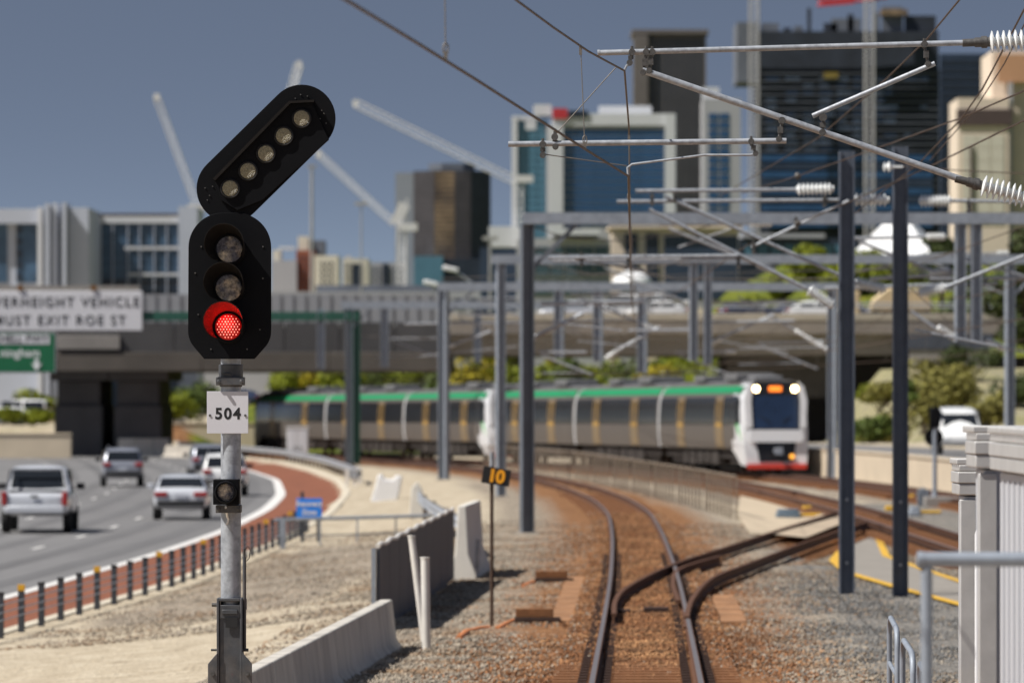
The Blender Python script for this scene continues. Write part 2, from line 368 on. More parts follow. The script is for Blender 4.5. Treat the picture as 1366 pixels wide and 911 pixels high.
def ground_mat():
    m = bpy.data.materials.new('ground'); m.use_nodes = True; t = m.node_tree; L = t.links; b = t.nodes['Principled BSDF']
    b.inputs['Roughness'].default_value = 0.95; b.inputs['Specular IOR Level'].default_value = 0.2
    co = t.nodes.new('ShaderNodeTexCoord')
    def noise(s, d=6, r=.6):
        n = t.nodes.new('ShaderNodeTexNoise'); n.inputs['Scale'].default_value = s; n.inputs['Detail'].default_value = d; n.inputs['Roughness'].default_value = r
        L.new(co.outputs['Object'], n.inputs['Vector']); return n
    def ramp(src, stops):
        r = t.nodes.new('ShaderNodeValToRGB'); e = r.color_ramp.elements
        while len(e) < len(stops): e.new(0.5)
        for q, (p, c) in zip(e, stops): q.position = p; q.color = (*c, 1)
        L.new(src, r.inputs[0]); return r.outputs[0]
    def mix(f, a, bb):
        x = t.nodes.new('ShaderNodeMix'); x.data_type = 'RGBA'; L.new(f, x.inputs['Factor']); L.new(a, x.inputs['A']); L.new(bb, x.inputs['B']); return x.outputs['Result']
    def attr(n):
        a = t.nodes.new('ShaderNodeAttribute'); a.attribute_name = n; return a.outputs['Fac']
    def soft(a, w=0.5, s=1.2):
        n = noise(s, 5)
        q = t.nodes.new('ShaderNodeMath'); q.operation = 'MULTIPLY_ADD'; L.new(n.outputs['Fac'], q.inputs[0]); q.inputs[1].default_value = w; q.inputs[2].default_value = -w / 2
        ad = t.nodes.new('ShaderNodeMath'); ad.operation = 'ADD'; L.new(a, ad.inputs[0]); L.new(q.outputs[0], ad.inputs[1])
        mr = t.nodes.new('ShaderNodeMapRange'); mr.inputs['From Min'].default_value = .3; mr.inputs['From Max'].default_value = .7; L.new(ad.outputs[0], mr.inputs['Value']); return mr.outputs[0]
    sand = ramp(noise(1.6, 12, .78).outputs['Fac'], [(.3, (.24, .195, .14)), (.47, (.41, .34, .245)), (.66, (.57, .50, .385))])
    vo = t.nodes.new('ShaderNodeTexVoronoi'); vo.inputs['Scale'].default_value = 13; L.new(co.outputs['Object'], vo.inputs['Vector'])
    sx = t.nodes.new('ShaderNodeSeparateColor'); L.new(vo.outputs['Color'], sx.inputs[0])
    bal = ramp(sx.outputs[0], [(.0, (.11, .09, .07)), (.45, (.25, .205, .155)), (.8, (.37, .31, .24)), (1.0, (.47, .40, .31))])
    dark = ramp(sx.outputs[1], [(.0, (.09, .085, .078)), (.5, (.17, .158, .142)), (1.0, (.30, .275, .24))])
    v2 = t.nodes.new('ShaderNodeTexVoronoi'); v2.inputs['Scale'].default_value = 17; L.new(co.outputs['Object'], v2.inputs['Vector']); s2 = t.nodes.new('ShaderNodeSeparateColor'); L.new(v2.outputs['Color'], s2.inputs[0])
    rust1 = ramp(s2.outputs[0], [(.0, (.06, .026, .010)), (.45, (.17, .078, .032)), (.8, (.29, .145, .065)), (1.0, (.40, .22, .11))])
    rust2 = ramp(noise(1.3, 10, .75).outputs['Fac'], [(.3, (.11, .045, .017)), (.52, (.24, .115, .05)), (.7, (.42, .24, .12))])
    hf = t.nodes.new('ShaderNodeValue'); hf.outputs[0].default_value = .5
    rust = mix(hf.outputs[0], rust1, rust2)
    green = ramp(noise(.6, 8, .7).outputs['Fac'], [(.34, (.03, .045, .010)), (.5, (.10, .125, .014)), (.64, (.21, .20, .02))])
    c = mix(soft(attr('ballast'), .6, .9), sand, bal)
    c = mix(soft(attr('grey'), .6, .7), c, dark)
    c = mix(soft(attr('rust'), .55, 2.2), c, rust)
    c = mix(soft(attr('green'), .4, .4), c, green)
    L.new(c, b.inputs['Base Color'])
    bp = t.nodes.new('ShaderNodeBump'); bp.inputs['Strength'].default_value = .7; bp.inputs['Distance'].default_value = .05
    L.new(vo.outputs['Distance'], bp.inputs['Height']); L.new(bp.outputs[0], b.inputs['Normal'])
    return m
M['ground'] = ground_mat()
g = np_mesh('ground', np.stack([X, Yg, Zg], -1).reshape(-1, 3), faces, M['ground'], kind='structure', smooth=True)
dA = X - A(Yg); dB = X - Bc(Yg); dC = X - Cc(Yg)
def pa(name, v):
    a = g.data.attributes.new(name, 'FLOAT', 'POINT'); a.data.foreach_set('value', np.clip(v, 0, 1).astype(np.float32).ravel())
Dx = np.interp(Yg, [85, 99, 126, 147, 165], [2.0, 2.9, 6.2, 8.6, 9.7]); dD = np.where((Yg > 84) & (Yg < 165), X - Dx, 99)
inr = (X > KERB(Yg) + .5) & (X < WALL(Yg) + .2)
near = np.clip(1 - (Yg - 150) / 60, 0, 1)
trackbed = np.maximum.reduce([1 - sstep(np.abs(dA + .4), 1.9, 4.6), 1 - sstep(np.abs(dB), 1.9, 2.6), 1 - sstep(np.abs(dC), 1.9, 2.6), 1 - sstep(np.abs(dD), 1.6, 2.6)])
bal = trackbed * np.where(Yg < 230, 1, .55)
grav = sstep(X, KERB(Yg) + .7, KERB(Yg) + 1.6) * (1 - sstep(X, KERB(Yg) + 4.2 - .02 * (Yg - 90), KERB(Yg) + 5.6)) * sstep(Yg, 88, 98) * (1 - sstep(Yg, 132, 150))
rt = 1 - sstep(Yg, 95, 150)
pa('ballast', np.where(inr, np.maximum(bal, 1.0 * grav), 0))
pa('grey', np.where(inr, .9 * sstep(dA, 2.0, 3.4) * (1 - sstep(Yg, 118, 138)) * (X < 12) + .7 * sstep(X, 9.5, 12) * (Yg < 190) * (1 - sstep(np.abs(dB), .3, 1.2) * 0), 0))
pa('rust', np.where(inr, np.maximum.reduce([1.15 * (1 - sstep(np.abs(dA + .05), 1.15, 1.75)), .60 * (1 - sstep(np.abs(dA), 1.6, 3.3)), 1.0 * (1 - sstep(np.abs(dB), .9, 1.6)), .95 * (1 - sstep(np.abs(dC), .8, 1.5)) * (Yg > 110), .22 * (1 - sstep(np.abs(dD), .4, 1.3))]), 0))
pa('green', np.where((Yg > 404) & (X > -23), 1, 0) + np.where((X > 19) & (Yg > 305), .5, 0) + np.where((X < -24) & (Yg > 404), .35, 0))

def strip(name, fa, fb, y0, y1, step, m, dz=None, z=None, thick=0):
    ys_ = np.arange(y0, y1 + .01, step); mb = MB(); vs, fs = [], []
    for i, y in enumerate(ys_):
        a, b = float(fa(y)), float(fb(y))
        za = z if z is not None else float(ground(a, y)) + dz; zb = z if z is not None else float(ground(b, y)) + dz
        vs += [(a, y, za), (b, y, zb)]
    for i in range(len(ys_) - 1): fs.append((2*i, 2*i+1, 2*i+3, 2*i+2))
    mb.add(vs, fs); return mb.build(name, m, kind='structure')
strip('freeway_road', lambda y: EDGE(y) - 60, lambda y: EDGE(y) + .02, 40, 470, 4, M['asphalt'], z=-0.898)
strip('red_shoulder_pavement', EDGE, KERB, 40, 470, 4, M['redtar'], z=-0.895)
strip('edge_line_marking', lambda y: EDGE(y) - .13, lambda y: EDGE(y) + .13 + .15 * np.exp(-((y - 215) / 60) ** 2), 40, 470, 3, M['linepaint'], z=-0.886)
M['wear'] = mat('tyre worn asphalt', (.125, .121, .12), .8, 0, .12, .9, stretch=(1, .1, 1))
for off in (1.05, 2.55, 4.55, 6.05, 8.05, 9.55): strip('road_wear_strip', (lambda o: lambda y: EDGE(y) - o - .28)(off), (lambda o: lambda y: EDGE(y) - o + .28)(off), 40, 460, 4, M['wear'], z=-0.8935)
lm = MB()
for lane in (3.5, 7.0, 10.5):
    for y in np.arange(50, 460, 12.0):
        a = [(float(EDGE(v)) - lane - .06 + d, v) for v in (y, y + 1.5, y + 3.0) for d in (0, .13)]
        lm.add([(u, v, -0.887) for u, v in a], [(0, 1, 3, 2), (2, 3, 5, 4)])
lm.build('lane_line_marking', M['linepaint'], kind='structure')
kp = [Vector((float(KERB(y)), y, -0.90)) for y in np.arange(40, 470, 3.0)]
MB().sweep([(-.02, -.05), (-.02, .11), (.03, .13), (.28, .13), (.3, .1), (.3, -.2)], kp).build('kerb', M['kerb'], kind='structure')
strip('side_road', lambda y: WALL(y) + 2.0, lambda y: WALL(y) + 9.5, 60, 292, 4, M['asphalt'], z=0.615)
strip('side_road_kerb', lambda y: WALL(y) + 9.5, lambda y: WALL(y) + 10.3, 60, 292, 4, M['kerb'], z=0.70)

# ------------------------------------------------------------------ railway tracks
RAILP = [(-.066, 0), (-.066, -.008), (-.02, -.02), (-.012, -.05), (-.012, -.115), (-.035, -.128)][::-1]
PROF = [(-.036, 0), (-.036, -.035), (-.009, -.05), (-.009, -.13), (-.065, -.148), (-.065, -.16), (.065, -.16), (.065, -.148), (.009, -.13), (.009, -.05), (.036, -.035), (.036, 0)]
HEAD = [(-.030, -.004), (-.026, .004), (.026, .004), (.030, -.004)]
def rail_obj(pts, parent, m='rail', shine=True):
    o = MB().sweep(PROF, pts).build('rail', M[m], parent)
    MB().sweep(HEAD, pts).build('running_surface', M['rail_top'] if m == 'rail' and shine else M['rail'], o)
    return o
def off_curve(fn, d, y0, y1, step=2.0, dz=0.0):
    pts = []
    for y in np.arange(y0, y1 + .01, step):
        s = float(fn(y + .5) - fn(y - .5)); n = math.hypot(1, s)
        pts.append(Vector((float(fn(y)) + d / n, y - d * s / n, float(rail_z(y)) + dz)))
    return pts
GA = 0.575
def sleeper_mb():
    mb = MB(); mb.box((0, 0, -.215), (2.1, .23, .15))
    for sx in (-GA, GA):
        for k in (-.13, .13): mb.box((sx + k, 0, -.125), (.10, .15, .06), mi=1)  # enlarged dark clips; shadow gaps beside the rails are put into their colour
    return mb
def make_track(name, label, fn, y0, y1, s0, s1, m='rail', nsl=96):
    t = thing(name, label, 'railway track', (float(fn(y0)), y0, 0))
    for d in (-GA, GA): rail_obj(off_curve(fn, d, y0, y1), t, m)
    first = None; y = s0; k = 0; rest = MB()
    proto = sleeper_mb()
    while y < s1:
        s = float(fn(y + .5) - fn(y - .5)); rot = -math.atan(s)
        if k < nsl:
            if first is None:
                me_o = proto.build('sleeper', [M['sleeper'], M['rail_dark']], None); first = me_o; o = me_o
            else: o = first.copy(); COL.objects.link(o)
            o.parent = t
            o.location = Vector((float(fn(y)), y, float(rail_z(y)))) - t.location; o.rotation_euler = (0, 0, rot)
        else:
            q = Matrix.Rotation(rot, 3, 'Z'); rest.box(Vector((float(fn(y)), y, float(rail_z(y)) - .235)), (2.1, .23, .14), q)
        k += 1; y += .64
    if rest.v: rest.build('sleeper', M['sleeper'], t, kind='stuff')
    return t
make_track('railway_track', 'rust brown main track in front, curving away leftward with shining rail tops', A, 45, 425, 55, 200)
make_track('railway_track', 'outer track under the front of the green and silver train, along the sandstone wall', Bc, 70, 425, 150, 260, nsl=60)
make_track('railway_track', 'middle track passing the blue motor box and the far end of the crossover', Cc, 70, 335, 112, 240, nsl=70)

# crossover rails between the main track and the middle track
def rail_px(pl, dz=0.0):
    out_ = []
    for px, py in pl:
        Yv = 100.0
        for _ in range(20): Yv = (CH - (float(rail_z(Yv)) + dz)) * F / (py - HY)
        out_.append(P(px, py, Yv))
    # resample smoothly (Catmull-Rom)
    q = [out_[0]] + out_ + [out_[-1]]; res = []
    for i in range(1, len(q) - 2):
        for k in range(6):
            u = k / 6; a, b, c, d = q[i-1], q[i], q[i+1], q[i+2]
            res.append(0.5 * ((2*b) + (c - a) * u + (2*a - 5*b + 4*c - d) * u*u + (3*b - a - 3*c + d) * u**3))
    return res + [out_[-1]]
t = thing('crossover_track', 'dark crossover rails bending off the curved track toward the upper right', 'railway track', (2.5, 95, 0))
rail_obj(rail_px([(819, 818), (821, 800), (834, 784), (868, 765), (908, 748), (968, 729), (1030, 709), (1085, 692), (1116, 682)], .03), t, 'rail', False)
rail_obj(rail_px([(916, 822), (924, 797), (950, 770), (1000, 750), (1075, 722), (1125, 705), (1158, 695)], .03), t, 'rail', False)
rail_obj(rail_px([(905, 800), (898, 775), (908, 757), (960, 741)], .0), t, 'rail', False)
for yy in np.arange(86, 150, 1.4):
    xx = float(np.interp(yy, [85, 99, 126, 147, 165], [1.95, 2.95, 6.2, 8.6, 9.7]))
    if yy > 99: MB().box((xx, yy, float(rail_z(yy)) - .275), (2.3, .24, .14), Matrix.Rotation(-.11, 3, 'Z')).build('sleeper', M['sleeper'], t)
MB().box((2.12, 83.9, float(rail_z(84)) - .12), (.36, .5, .14)).build('switch_plate', M['rail_dark'], t)
MB().box((1.58, 83.6, float(rail_z(84)) - .13), (.30, .45, .12)).box((1.85, 83.2, float(rail_z(84)) - .15), (.9, .12, .06)).build('stretcher_bar', M['rail_dark'], t)
# dusty timber bearers beside the switch
for yy in np.arange(82.6, 103, 2.35):
    MB().box((float(A(yy)) - GA - .47, yy, float(rail_z(yy)) - .19), (.66, 2.1, .07), Matrix.Rotation(-.022, 3, 'Z')).build('sleeper_end', M['sleeper_pale'], t)
for yy in np.arange(82.2, 92, 2.35):
    MB().box((float(A(yy)) + GA + .62, yy, float(rail_z(yy)) - .19), (.5, 2.1, .07), Matrix.Rotation(-.022, 3, 'Z')).build('sleeper_end', M['sleeper_pale'], t)

def ballast():
    rng = np.random.RandomState(11); n = 210000
    Yv = 55 + 95 * rng.rand(n) ** 1.8; x = A(Yv) + rng.uniform(-5.2, 6.5, n)
    d = np.abs(x - A(Yv)); keep = (x > KERB(Yv) + 1.5) & ~((np.abs(d - GA) < .12)) & (d > 1.0)
    keep &= ~((x < A(Yv) - 3.4) & (Yv > 70) & (rng.rand(n) < .6)); x, Yv = x[keep], Yv[keep]
    n2 = 20000; Y2 = 85 + 70 * rng.rand(n2) ** 1.3; x2 = KERB(Y2) + .8 + rng.rand(n2) ** 1.2 * (A(Y2) - 3 - KERB(Y2)); n3 = 70000; Y3 = 56 + 105 * rng.rand(n3) ** 1.9; d3 = rng.uniform(-1.05, 1.05, n3); ok = (np.abs(np.abs(d3) - GA) > .06); Y3, d3 = Y3[ok], d3[ok]; n3 = len(Y3); x3 = A(Y3) + d3
    nn = len(x) + n2; x, Yv = np.concatenate([x, x2, x3]), np.concatenate([Yv, Y2, Y3]); n = len(x)
    z = ground(x, Yv) + rng.uniform(-.005, .02, n); z[nn:] = rail_z(Yv[nn:]) - .185 + .065 * sstep(Yv[nn:], 63, 72) + rng.uniform(-.03, .012, n3); sz = rng.uniform(.012, .029, n)
    o = np.array([[1, 0, 0], [-1, 0, 0], [0, 1, 0], [0, -1, 0], [0, 0, 1], [0, 0, -1]], float)
    tri = np.array([[0, 2, 4], [2, 1, 4], [1, 3, 4], [3, 0, 4], [2, 0, 5], [1, 2, 5], [3, 1, 5], [0, 3, 5]])
    v = o[None] * sz[:, None, None] * rng.uniform(.6, 1.35, (n, 6, 1)) + rng.normal(0, .006, (n, 6, 3)); v[:, :, 2] *= .8
    a = rng.rand(n) * 6.28; c, s = np.cos(a)[:, None], np.sin(a)[:, None]
    vx, vy = v[..., 0] * c - v[..., 1] * s, v[..., 0] * s + v[..., 1] * c
    v = np.stack([vx + x[:, None], vy + Yv[:, None], v[..., 2] + z[:, None]], -1)
    dd = np.abs(x - A(Yv)); mi = np.where(dd < 1.7 + rng.normal(0, .6, n), 1, 0)
    sd = x - A(Yv); dk = (sd > 2.3 + rng.normal(0, .35, n)) & (sd < 6.4) & (Yv > 66 + rng.normal(0, 3, n)) & (Yv < 104 + rng.normal(0, 5, n)); mi = np.where(dk & (rng.rand(n) < .8), 2, mi)
    f = (tri[None] + (np.arange(n) * 6)[:, None, None]).reshape(-1, 3)
    ms = [mat('grey ballast stone', (.30, .255, .20), .9, var=.25, scale=.9, island=.5, col2=(.25, .17, .105), mixs=.7), mat('rusty ballast stone', (.20, .086, .033), .9, var=.45, scale=1.1, island=.5, col2=(.32, .165, .072), mixs=.9), mat('dark grey ballast stone', (.155, .15, .142), .9, var=.2, scale=1.1, island=.55)]
    ob = np_mesh('ballast_gravel', v.reshape(-1, 3), f, ms, kind='stuff')
    ob.data.polygons.foreach_set('material_index', np.repeat(mi, 8).astype(np.int32))
ballast()

# walkway with yellow edges, and pale apron
def ground_poly(name, pl, m, dz):
    pts = [G(px, py) for px, py in pl]; return pts
def poly_sheet(name, pl, m, dz):
    pts = [G(px, py) for px, py in pl]; z = max(p.z for p in pts)
    MB().add([(p.x, p.y, float(ground(p.x, p.y)) + dz) for p in pts], [tuple(range(len(pts)))]).build(name, m, kind='structure')
poly_sheet('walkway_path', [(1112, 724), (1122, 738), (1113, 750), (1128, 765), (1200, 786), (1290, 812), (1300, 790), (1180, 744), (1176, 725), (1160, 714)], M['path'], .05)
def line_px(name, pl, wpx, dz=.058, m='yellow'):
    pts = [G(px, py) for px, py in pl]; mb = MB()
    for a, b in zip(pts[:-1], pts[1:]):
        a = Vector((a.x, a.y, float(ground(a.x, a.y)) + dz)); b = Vector((b.x, b.y, float(ground(b.x, b.y)) + dz)); d = (b - a); d.z = 0; d.normalize(); s = Vector((d.y, -d.x, 0)) * wpx / 2
        mb.add([a - s, a + s, b + s, b - s], [(0, 1, 2, 3)])
    mb.build(name, M[m], kind='structure')
line_px('walkway_line_marking', [(1108, 718), (1122, 738), (1112, 751), (1130, 767), (1200, 788), (1290, 813)], .20)
line_px('walkway_line_marking', [(1172, 722), (1182, 745), (1230, 763), (1300, 786)], .16)
poly_sheet('pale_apron_pavement', [(988, 656), (1080, 660), (1100, 690), (1050, 716), (1000, 715), (985, 690)], mat('pale dusty concrete', (.47, .38, .27), .9, var=.15, scale=1.2), .05)
line_px('apron_line_marking', [(1000, 672), (1060, 680), (1052, 694)], .2)
poly_sheet('crossing_pavement', [(1020, 724), (1095, 696), (1138, 703), (1075, 730)], mat('dusty crossing panel', (.42, .33, .235), .9, var=.15, scale=1.2), .22)
# ------------------------------------------------------------------ the foreground signal (plane 42 m away)
SY = 42.0
def S(px, py, dy=0.0):
    p = P(px, py, SY); return Vector((p.x, SY + dy, p.z))
U = SY / F                                            # metres per photo pixel at the signal
def arc(cx, cy, r, a0, a1, n=14): return [(cx + r * math.cos(R(a0 + (a1 - a0) * i / n)), cy - r * math.sin(R(a0 + (a1 - a0) * i / n))) for i in range(n + 1)]
def signal():
    gz = float(ground(S(308, 0).x, SY))
    t = thing('railway_signal', 'black railway signal on grey post with slanted lamp row, lit red lamp and 504 plate', 'signal', (S(308, 0).x, SY, gz))
    c = S(308, 0).x
    mast = MB().tube((c, SY, gz), (c, SY, S(0, 296).z), .0745, 28).build('mast', M['galv'], t)
    # main backplate
    out_ = arc(299, 331, 46, 180, 90) + arc(317, 331, 46, 90, 0) + [(363, 440)] + arc(331, 442, 32, 0, -42, 6) + [(341, 479), (274, 479)] + arc(284.5, 442, 32, 222, 180, 6)
    fn = lambda u, v, w_: S(u, v, -.16 + w_)
    bp = MB().prism(out_, .012, fn).build('backplate', M['signal_black'], t, bevel=.002)
    b = MB().bx(S(286, 300, -.149), S(330, 470, .02)); b.bx(S(298, 296, -.10), S(318, 300, -.02))
    b.build('lamp_housing', M['signal_black'], t, bevel=.006)
    sc_ = MB()
    for px, py in [(262, 365), (352, 372), (283, 466), (331, 466), (266, 420), (352, 330), (270, 330), (348, 440)]: sc_.disc(S(px, py, -.158), (0, -1, 0), .006, .008, 8)
    sc_.build('bolt', M['fitting'], bp)
    # hoods and lenses
    for i, (px, py) in enumerate([(307.7, 333.5), (306.8, 384.6), (306.4, 436.4)]):
        c0 = S(px, py, -.16)
        # hood: open tube that starts round the lens, flares up and to the left towards its mouth
        mb = MB(); n = 30; vs, fs = [], []; rings = 6
        for k in range(rings):
            u = k / (rings - 1)
            cx_, cz_ = c0.x - .033 * u, c0.z + .040 * u
            r_ = .112 + .030 * u
            dep = .02 + .17 * u
            for j in range(n + 1):
                a = R(-32 + 262 * j / n)
                cut = 1.0 if u == 0 else (1 - .55 * u * max(0, -math.sin(a)))
                for th in (0, .0045): vs.append((cx_ + (r_ + th) * math.cos(a), c0.y - dep * cut, cz_ + (r_ + th) * math.sin(a)))
        q = 2 * (n + 1)
        for k in range(rings - 1):
            for j in range(n):
                for th in (0, 1):
                    a_ = k * q + 2 * j + th; fs.append((a_, a_ + 2, a_ + q + 2, a_ + q))
        for j in range(n): a_ = (rings - 1) * q + 2 * j; fs.append((a_, a_ + 1, a_ + 3, a_ + 2))
        for k in range(rings - 1):
            for j in (0, n): a_ = k * q + 2 * j; fs.append((a_, a_ + 1, a_ + q + 1, a_ + q))
        hood = mb.add(vs, fs).build('hood', M['signal_in'], t)
        MB().lathe(c0, c0 + Vector((0, -.03, 0)), [(0, .122), (.02, .122), (.03, .112)], 28).build('lamp_ring', M['signal_black'], t)
        ln = MB().lathe(c0 + Vector((0, -.031, 0)), c0 + Vector((0, -.06, 0)), [(0, .097), (.008, .092), (.014, .075), (.018, .045), (.02, .01)], 32)
        if i < 2: ln.build('lens', M['lens'], t)
        else:
            le = tag(ln.build('lens', M['lens_red'], t), 'lit red lens with a honeycomb of bright dots')
            d = MB()
            for a in range(-6, 7):
                for b_ in range(-7, 8):
                    x = (a + (b_ % 2) * .5) * .0225; z = b_ * .0190
                    if x * x + z * z < .086 ** 2:
                        rr = math.sqrt(x*x + z*z); yy = -.0335 - .018 * (1 - (rr / .097) ** 2)
                        d.lathe(c0 + Vector((x, yy, z)), c0 + Vector((x, yy - .01, z)), [(0, .0058), (.004, .0045), (.006, .001)], 7)
            d.build('lamp_dot', M['led_red'], le)
            ld = bpy.data.lights.new('red_lamp_glow', 'POINT'); ld.energy = 5.0; ld.color = (1.0, .006, .004); ld.shadow_soft_size = .012
            lo = bpy.data.objects.new('red_lamp_glow', ld); COL.objects.link(lo); lo.parent = t; lo.location = c0 + Vector((-.02, -.055, .035)) - wloc(t)
    # slanted route indicator
    p0, p1 = (308.6, 252.8), (403.5, 159.7); ang = math.degrees(math.atan2(p0[1] - p1[1], p1[0] - p0[0]))
    out2 = arc(*p1, 45, ang - 90, ang + 90, 24) + arc(*p0, 45, ang + 90, ang + 270, 24)
    rp = MB().prism(out2, .012, lambda u, v, w_: S(u, v, -.148 + w_)).build('route_backplate', M['signal_black'], t, bevel=.002)
    hs_ = [(288, 242), (388, 140), (418, 138.5), (427, 160), (440, 188), (352, 268), (318, 282), (296, 268)]
    MB().prism(hs_, .02, lambda u, v, w_: S(u, v, -.149 - w_)).build('route_housing', M['signal_black'], t, bevel=.003)
    # eyebrow along the upper-left edge of the housing
    MB().prism([(286, 240), (387, 137), (420, 135.5), (420, 138.5), (389, 140), (289, 242.5)], .075, lambda u, v, w_: S(u, v, -.149 - w_)).build('route_hood', M['signal_in'], t)
    sc2 = MB()
    for px, py in [(275, 252), (281, 262), (285, 250), (278, 268), (402, 128), (395, 133), (411, 130), (428, 160), (433, 153), (436, 166), (430, 149)]: sc2.disc(S(px, py, -.147), (0, -1, 0), .005, .008, 8)
    sc2.build('bolt', M['fitting'], rp)
    for k in range(5):
        px, py = p0[0] + (p1[0] - p0[0]) * k / 4, p0[1] + (p1[1] - p0[1]) * k / 4
        c0 = S(px, py, -.168)
        r_ = MB().lathe(c0, c0 + Vector((0, -.03, 0)), [(0, .072), (.014, .072), (.02, .066), (.014, .062)], 26).build('route_lamp_ring', M['black'], t)
        MB().lathe(c0 + Vector((0, -.010, 0)), c0 + Vector((0, -.04, 0)), [(0, .0605), (.008, .055), (.013, .035), (.015, .004)], 26).build('route_lens', M['lens_j'], t)
    # clamp
    cl = MB(); cl.lathe((c, SY, S(0, 516).z), (c, SY, S(0, 486).z), [(0, .083), (.04, .083), (.05, .09), (.12, .09), (.165, .09)], 24)
    cl.bx(S(289, 514, -.12), S(327, 503, .02)); cl.disc(S(293, 509, -.125), (0, -1, 0), .014, .02, 8); cl.disc(S(323, 509, -.125), (0, -1, 0), .014, .02, 8)
    cl.bx(S(296, 499.5, -.105), S(308, 497.5, -.085))
    cl.build('clamp', M['shoe'], t, bevel=.004)
    # number plate
    pl = MB().bx(S(277, 578, -.098), S(332, 522, -.092)).build('number_plate', M['white_plate'], t, bevel=.0015)
    text('504', S(304.8, 552.3, -.0985), .114, M['black'], pl, extrude=.001, bold=.0036, spacing=1.2, sx=.98)
    s3 = MB(); s3.disc(S(281, 554, -.097), (0, -1, 0), .009, .006, 10); s3.disc(S(328, 554, -.097), (0, -1, 0), .009, .006, 10); s3.build('screw', M['fitting'], pl)
    MB().bx(S(280, 552, -.091), S(329, 557, -.07)).build('plate_bracket', M['shoe'], t)
    # small lamp
    lb = MB().bx(S(287, 672, -.30), S(321.5, 638.5, -.10)).build('shunt_lamp', M['signal_black'], t, bevel=.006)
    c0 = S(304, 655.5, -.30)
    MB().lathe(c0, c0 + Vector((0, -.04, 0)), [(0, .083), (.02, .083), (.05, .077), (.05, .069), (.004, .067)], 26).build('lamp_ring', M['signal_black'], lb)
    MB().lathe(c0 + Vector((0, -.006, 0)), c0 + Vector((0, -.04, 0)), [(0, .064), (.012, .05), (.018, .004)], 24).build('lens', M['lens'], lb)
    br = MB().bx(S(290, 683, -.25), S(323, 673, -.02)).disc(S(294, 678, -.255), (0, -1, 0), .012, .02, 8).disc(S(320, 678, -.255), (0, -1, 0), .012, .02, 8)
    br.build('lamp_bracket', M['fitting'], t, bevel=.003)
    MB().path([S(303.5, 675, -.26), S(304, 688, -.10), S(305.5, 692, -.085), S(304, 697, -.082), S(302, 698, -.082)], .009, 6).build('cable_tail', M['porcelain'], t)
    # base shoe
    sh = MB(); sh.bx(S(293.5, 911, -.10), S(322, 815, .10)); sh.v  # column
    sh.build('base_column', M['shoe'], t, bevel=.006)
    b2 = MB(); b2.bx(S(290, 1080, -.115), S(293.5, 797, .11)); b2.bx(S(321, 1080, -.115), S(324.5, 797, .11)); b2.bx(S(293.5, 797, -.115), S(321, 801, .11))
    b2.bx(S(294, 806, -.11), S(321, 824, -.09)); b2.bx(S(297, 812, -.125), S(318, 818, -.108))
    b2.build('base_frame', M['shoe'], t, bevel=.004)
    MB().bx((c - .078, SY - .09, gz), (c + .078, SY + .09, S(0, 911).z - .002)).build('base_plinth', M['shoe'], t)
    for q in (((291, 869), (278.5, 884), (278.5, 1000), (291, 1000)), ((324.5, 869), (337, 884), (337, 1000), (324.5, 1000))):
        gp = MB().prism(q, .03, lambda u, v, w_: S(u, v, -.125 + w_)).build('gusset', M['shoe'], t, bevel=.003)
        MB().disc(S((q[0][0] + q[1][0]) / 2, 897, -.126), (0, -1, 0), .015, .015, 10).build('bolt', M['fitting'], gp)
    for q0, q1, r0 in (((283, 806), (291, 806), .014), ((282, 866), (291, 866), .009), ((324, 866), (332, 866), .012)): MB().tube(S(*q0, -.06), S(*q1, -.06), r0, 8).build('bolt', M['fitting'], t)
    MB().bx(S(302, 822, -.121), S(318, 836, -.111)).build('black_tag', M['black'], t)  # small black plate on the base column
    # thin rod with wire loop
    MB().tube(S(326.5, 868, -.05), S(326.5, 742, -.05), .013, 8).tube(S(326.5, 812, -.05), S(326.5, 798, -.05), .018, 8).bx(S(322, 802, -.06), S(329, 799, -.04)).build('conduit', M['shoe'], t)
    MB().path([S(326.5, 744, -.05), S(327, 733, -.05), S(331, 728, -.05), S(334.5, 733, -.05), S(333, 744, -.05), S(329, 748, -.05)], .0035, 5).path([S(326.5, 744, -.05), S(325, 736, -.05), S(328, 731, -.05)], .006, 5).build('wire_loop', M['fitting'], t)
    return t
signal()

# ------------------------------------------------------------------ overhead line
def insulator(parent, a, b, rmax, n=8, core=.4):
    a, b = Vector(a), Vector(b); l = (b - a).length; prof = [(0, rmax * core)]
    for i in range(n):
        u0 = l * (.04 + .92 * i / n); st = l * .92 / n
        prof += [(u0, rmax * core), (u0 + st * .35, rmax), (u0 + st * .5, rmax * .96), (u0 + st * .75, rmax * core)]
    prof += [(l, rmax * core)]
    return MB().lathe(a, b, prof, 16).build('insulator', M['porcelain'], parent)
def clampfit(mb, a, b, r=.03):
    """a hook clamp that joins point a to point b"""
    a, b = Vector(a), Vector(b); d = b - a
    mb.tube(a, b, r * .45, 7); mb.disc(a + Vector((0, -r, 0)), (0, 1, 0), r, 2 * r, 10); mb.disc(b + Vector((0, -r, 0)), (0, 1, 0), r * .9, 2 * r, 10)
    mb.box(a + d * .5, (r * 1.5, r * 1.3, d.length * .35)); mb.tube(a + Vector((0, 0, r * 1.7)), a - Vector((0, 0, r * 1.4)), r * .4, 6)
    return mb

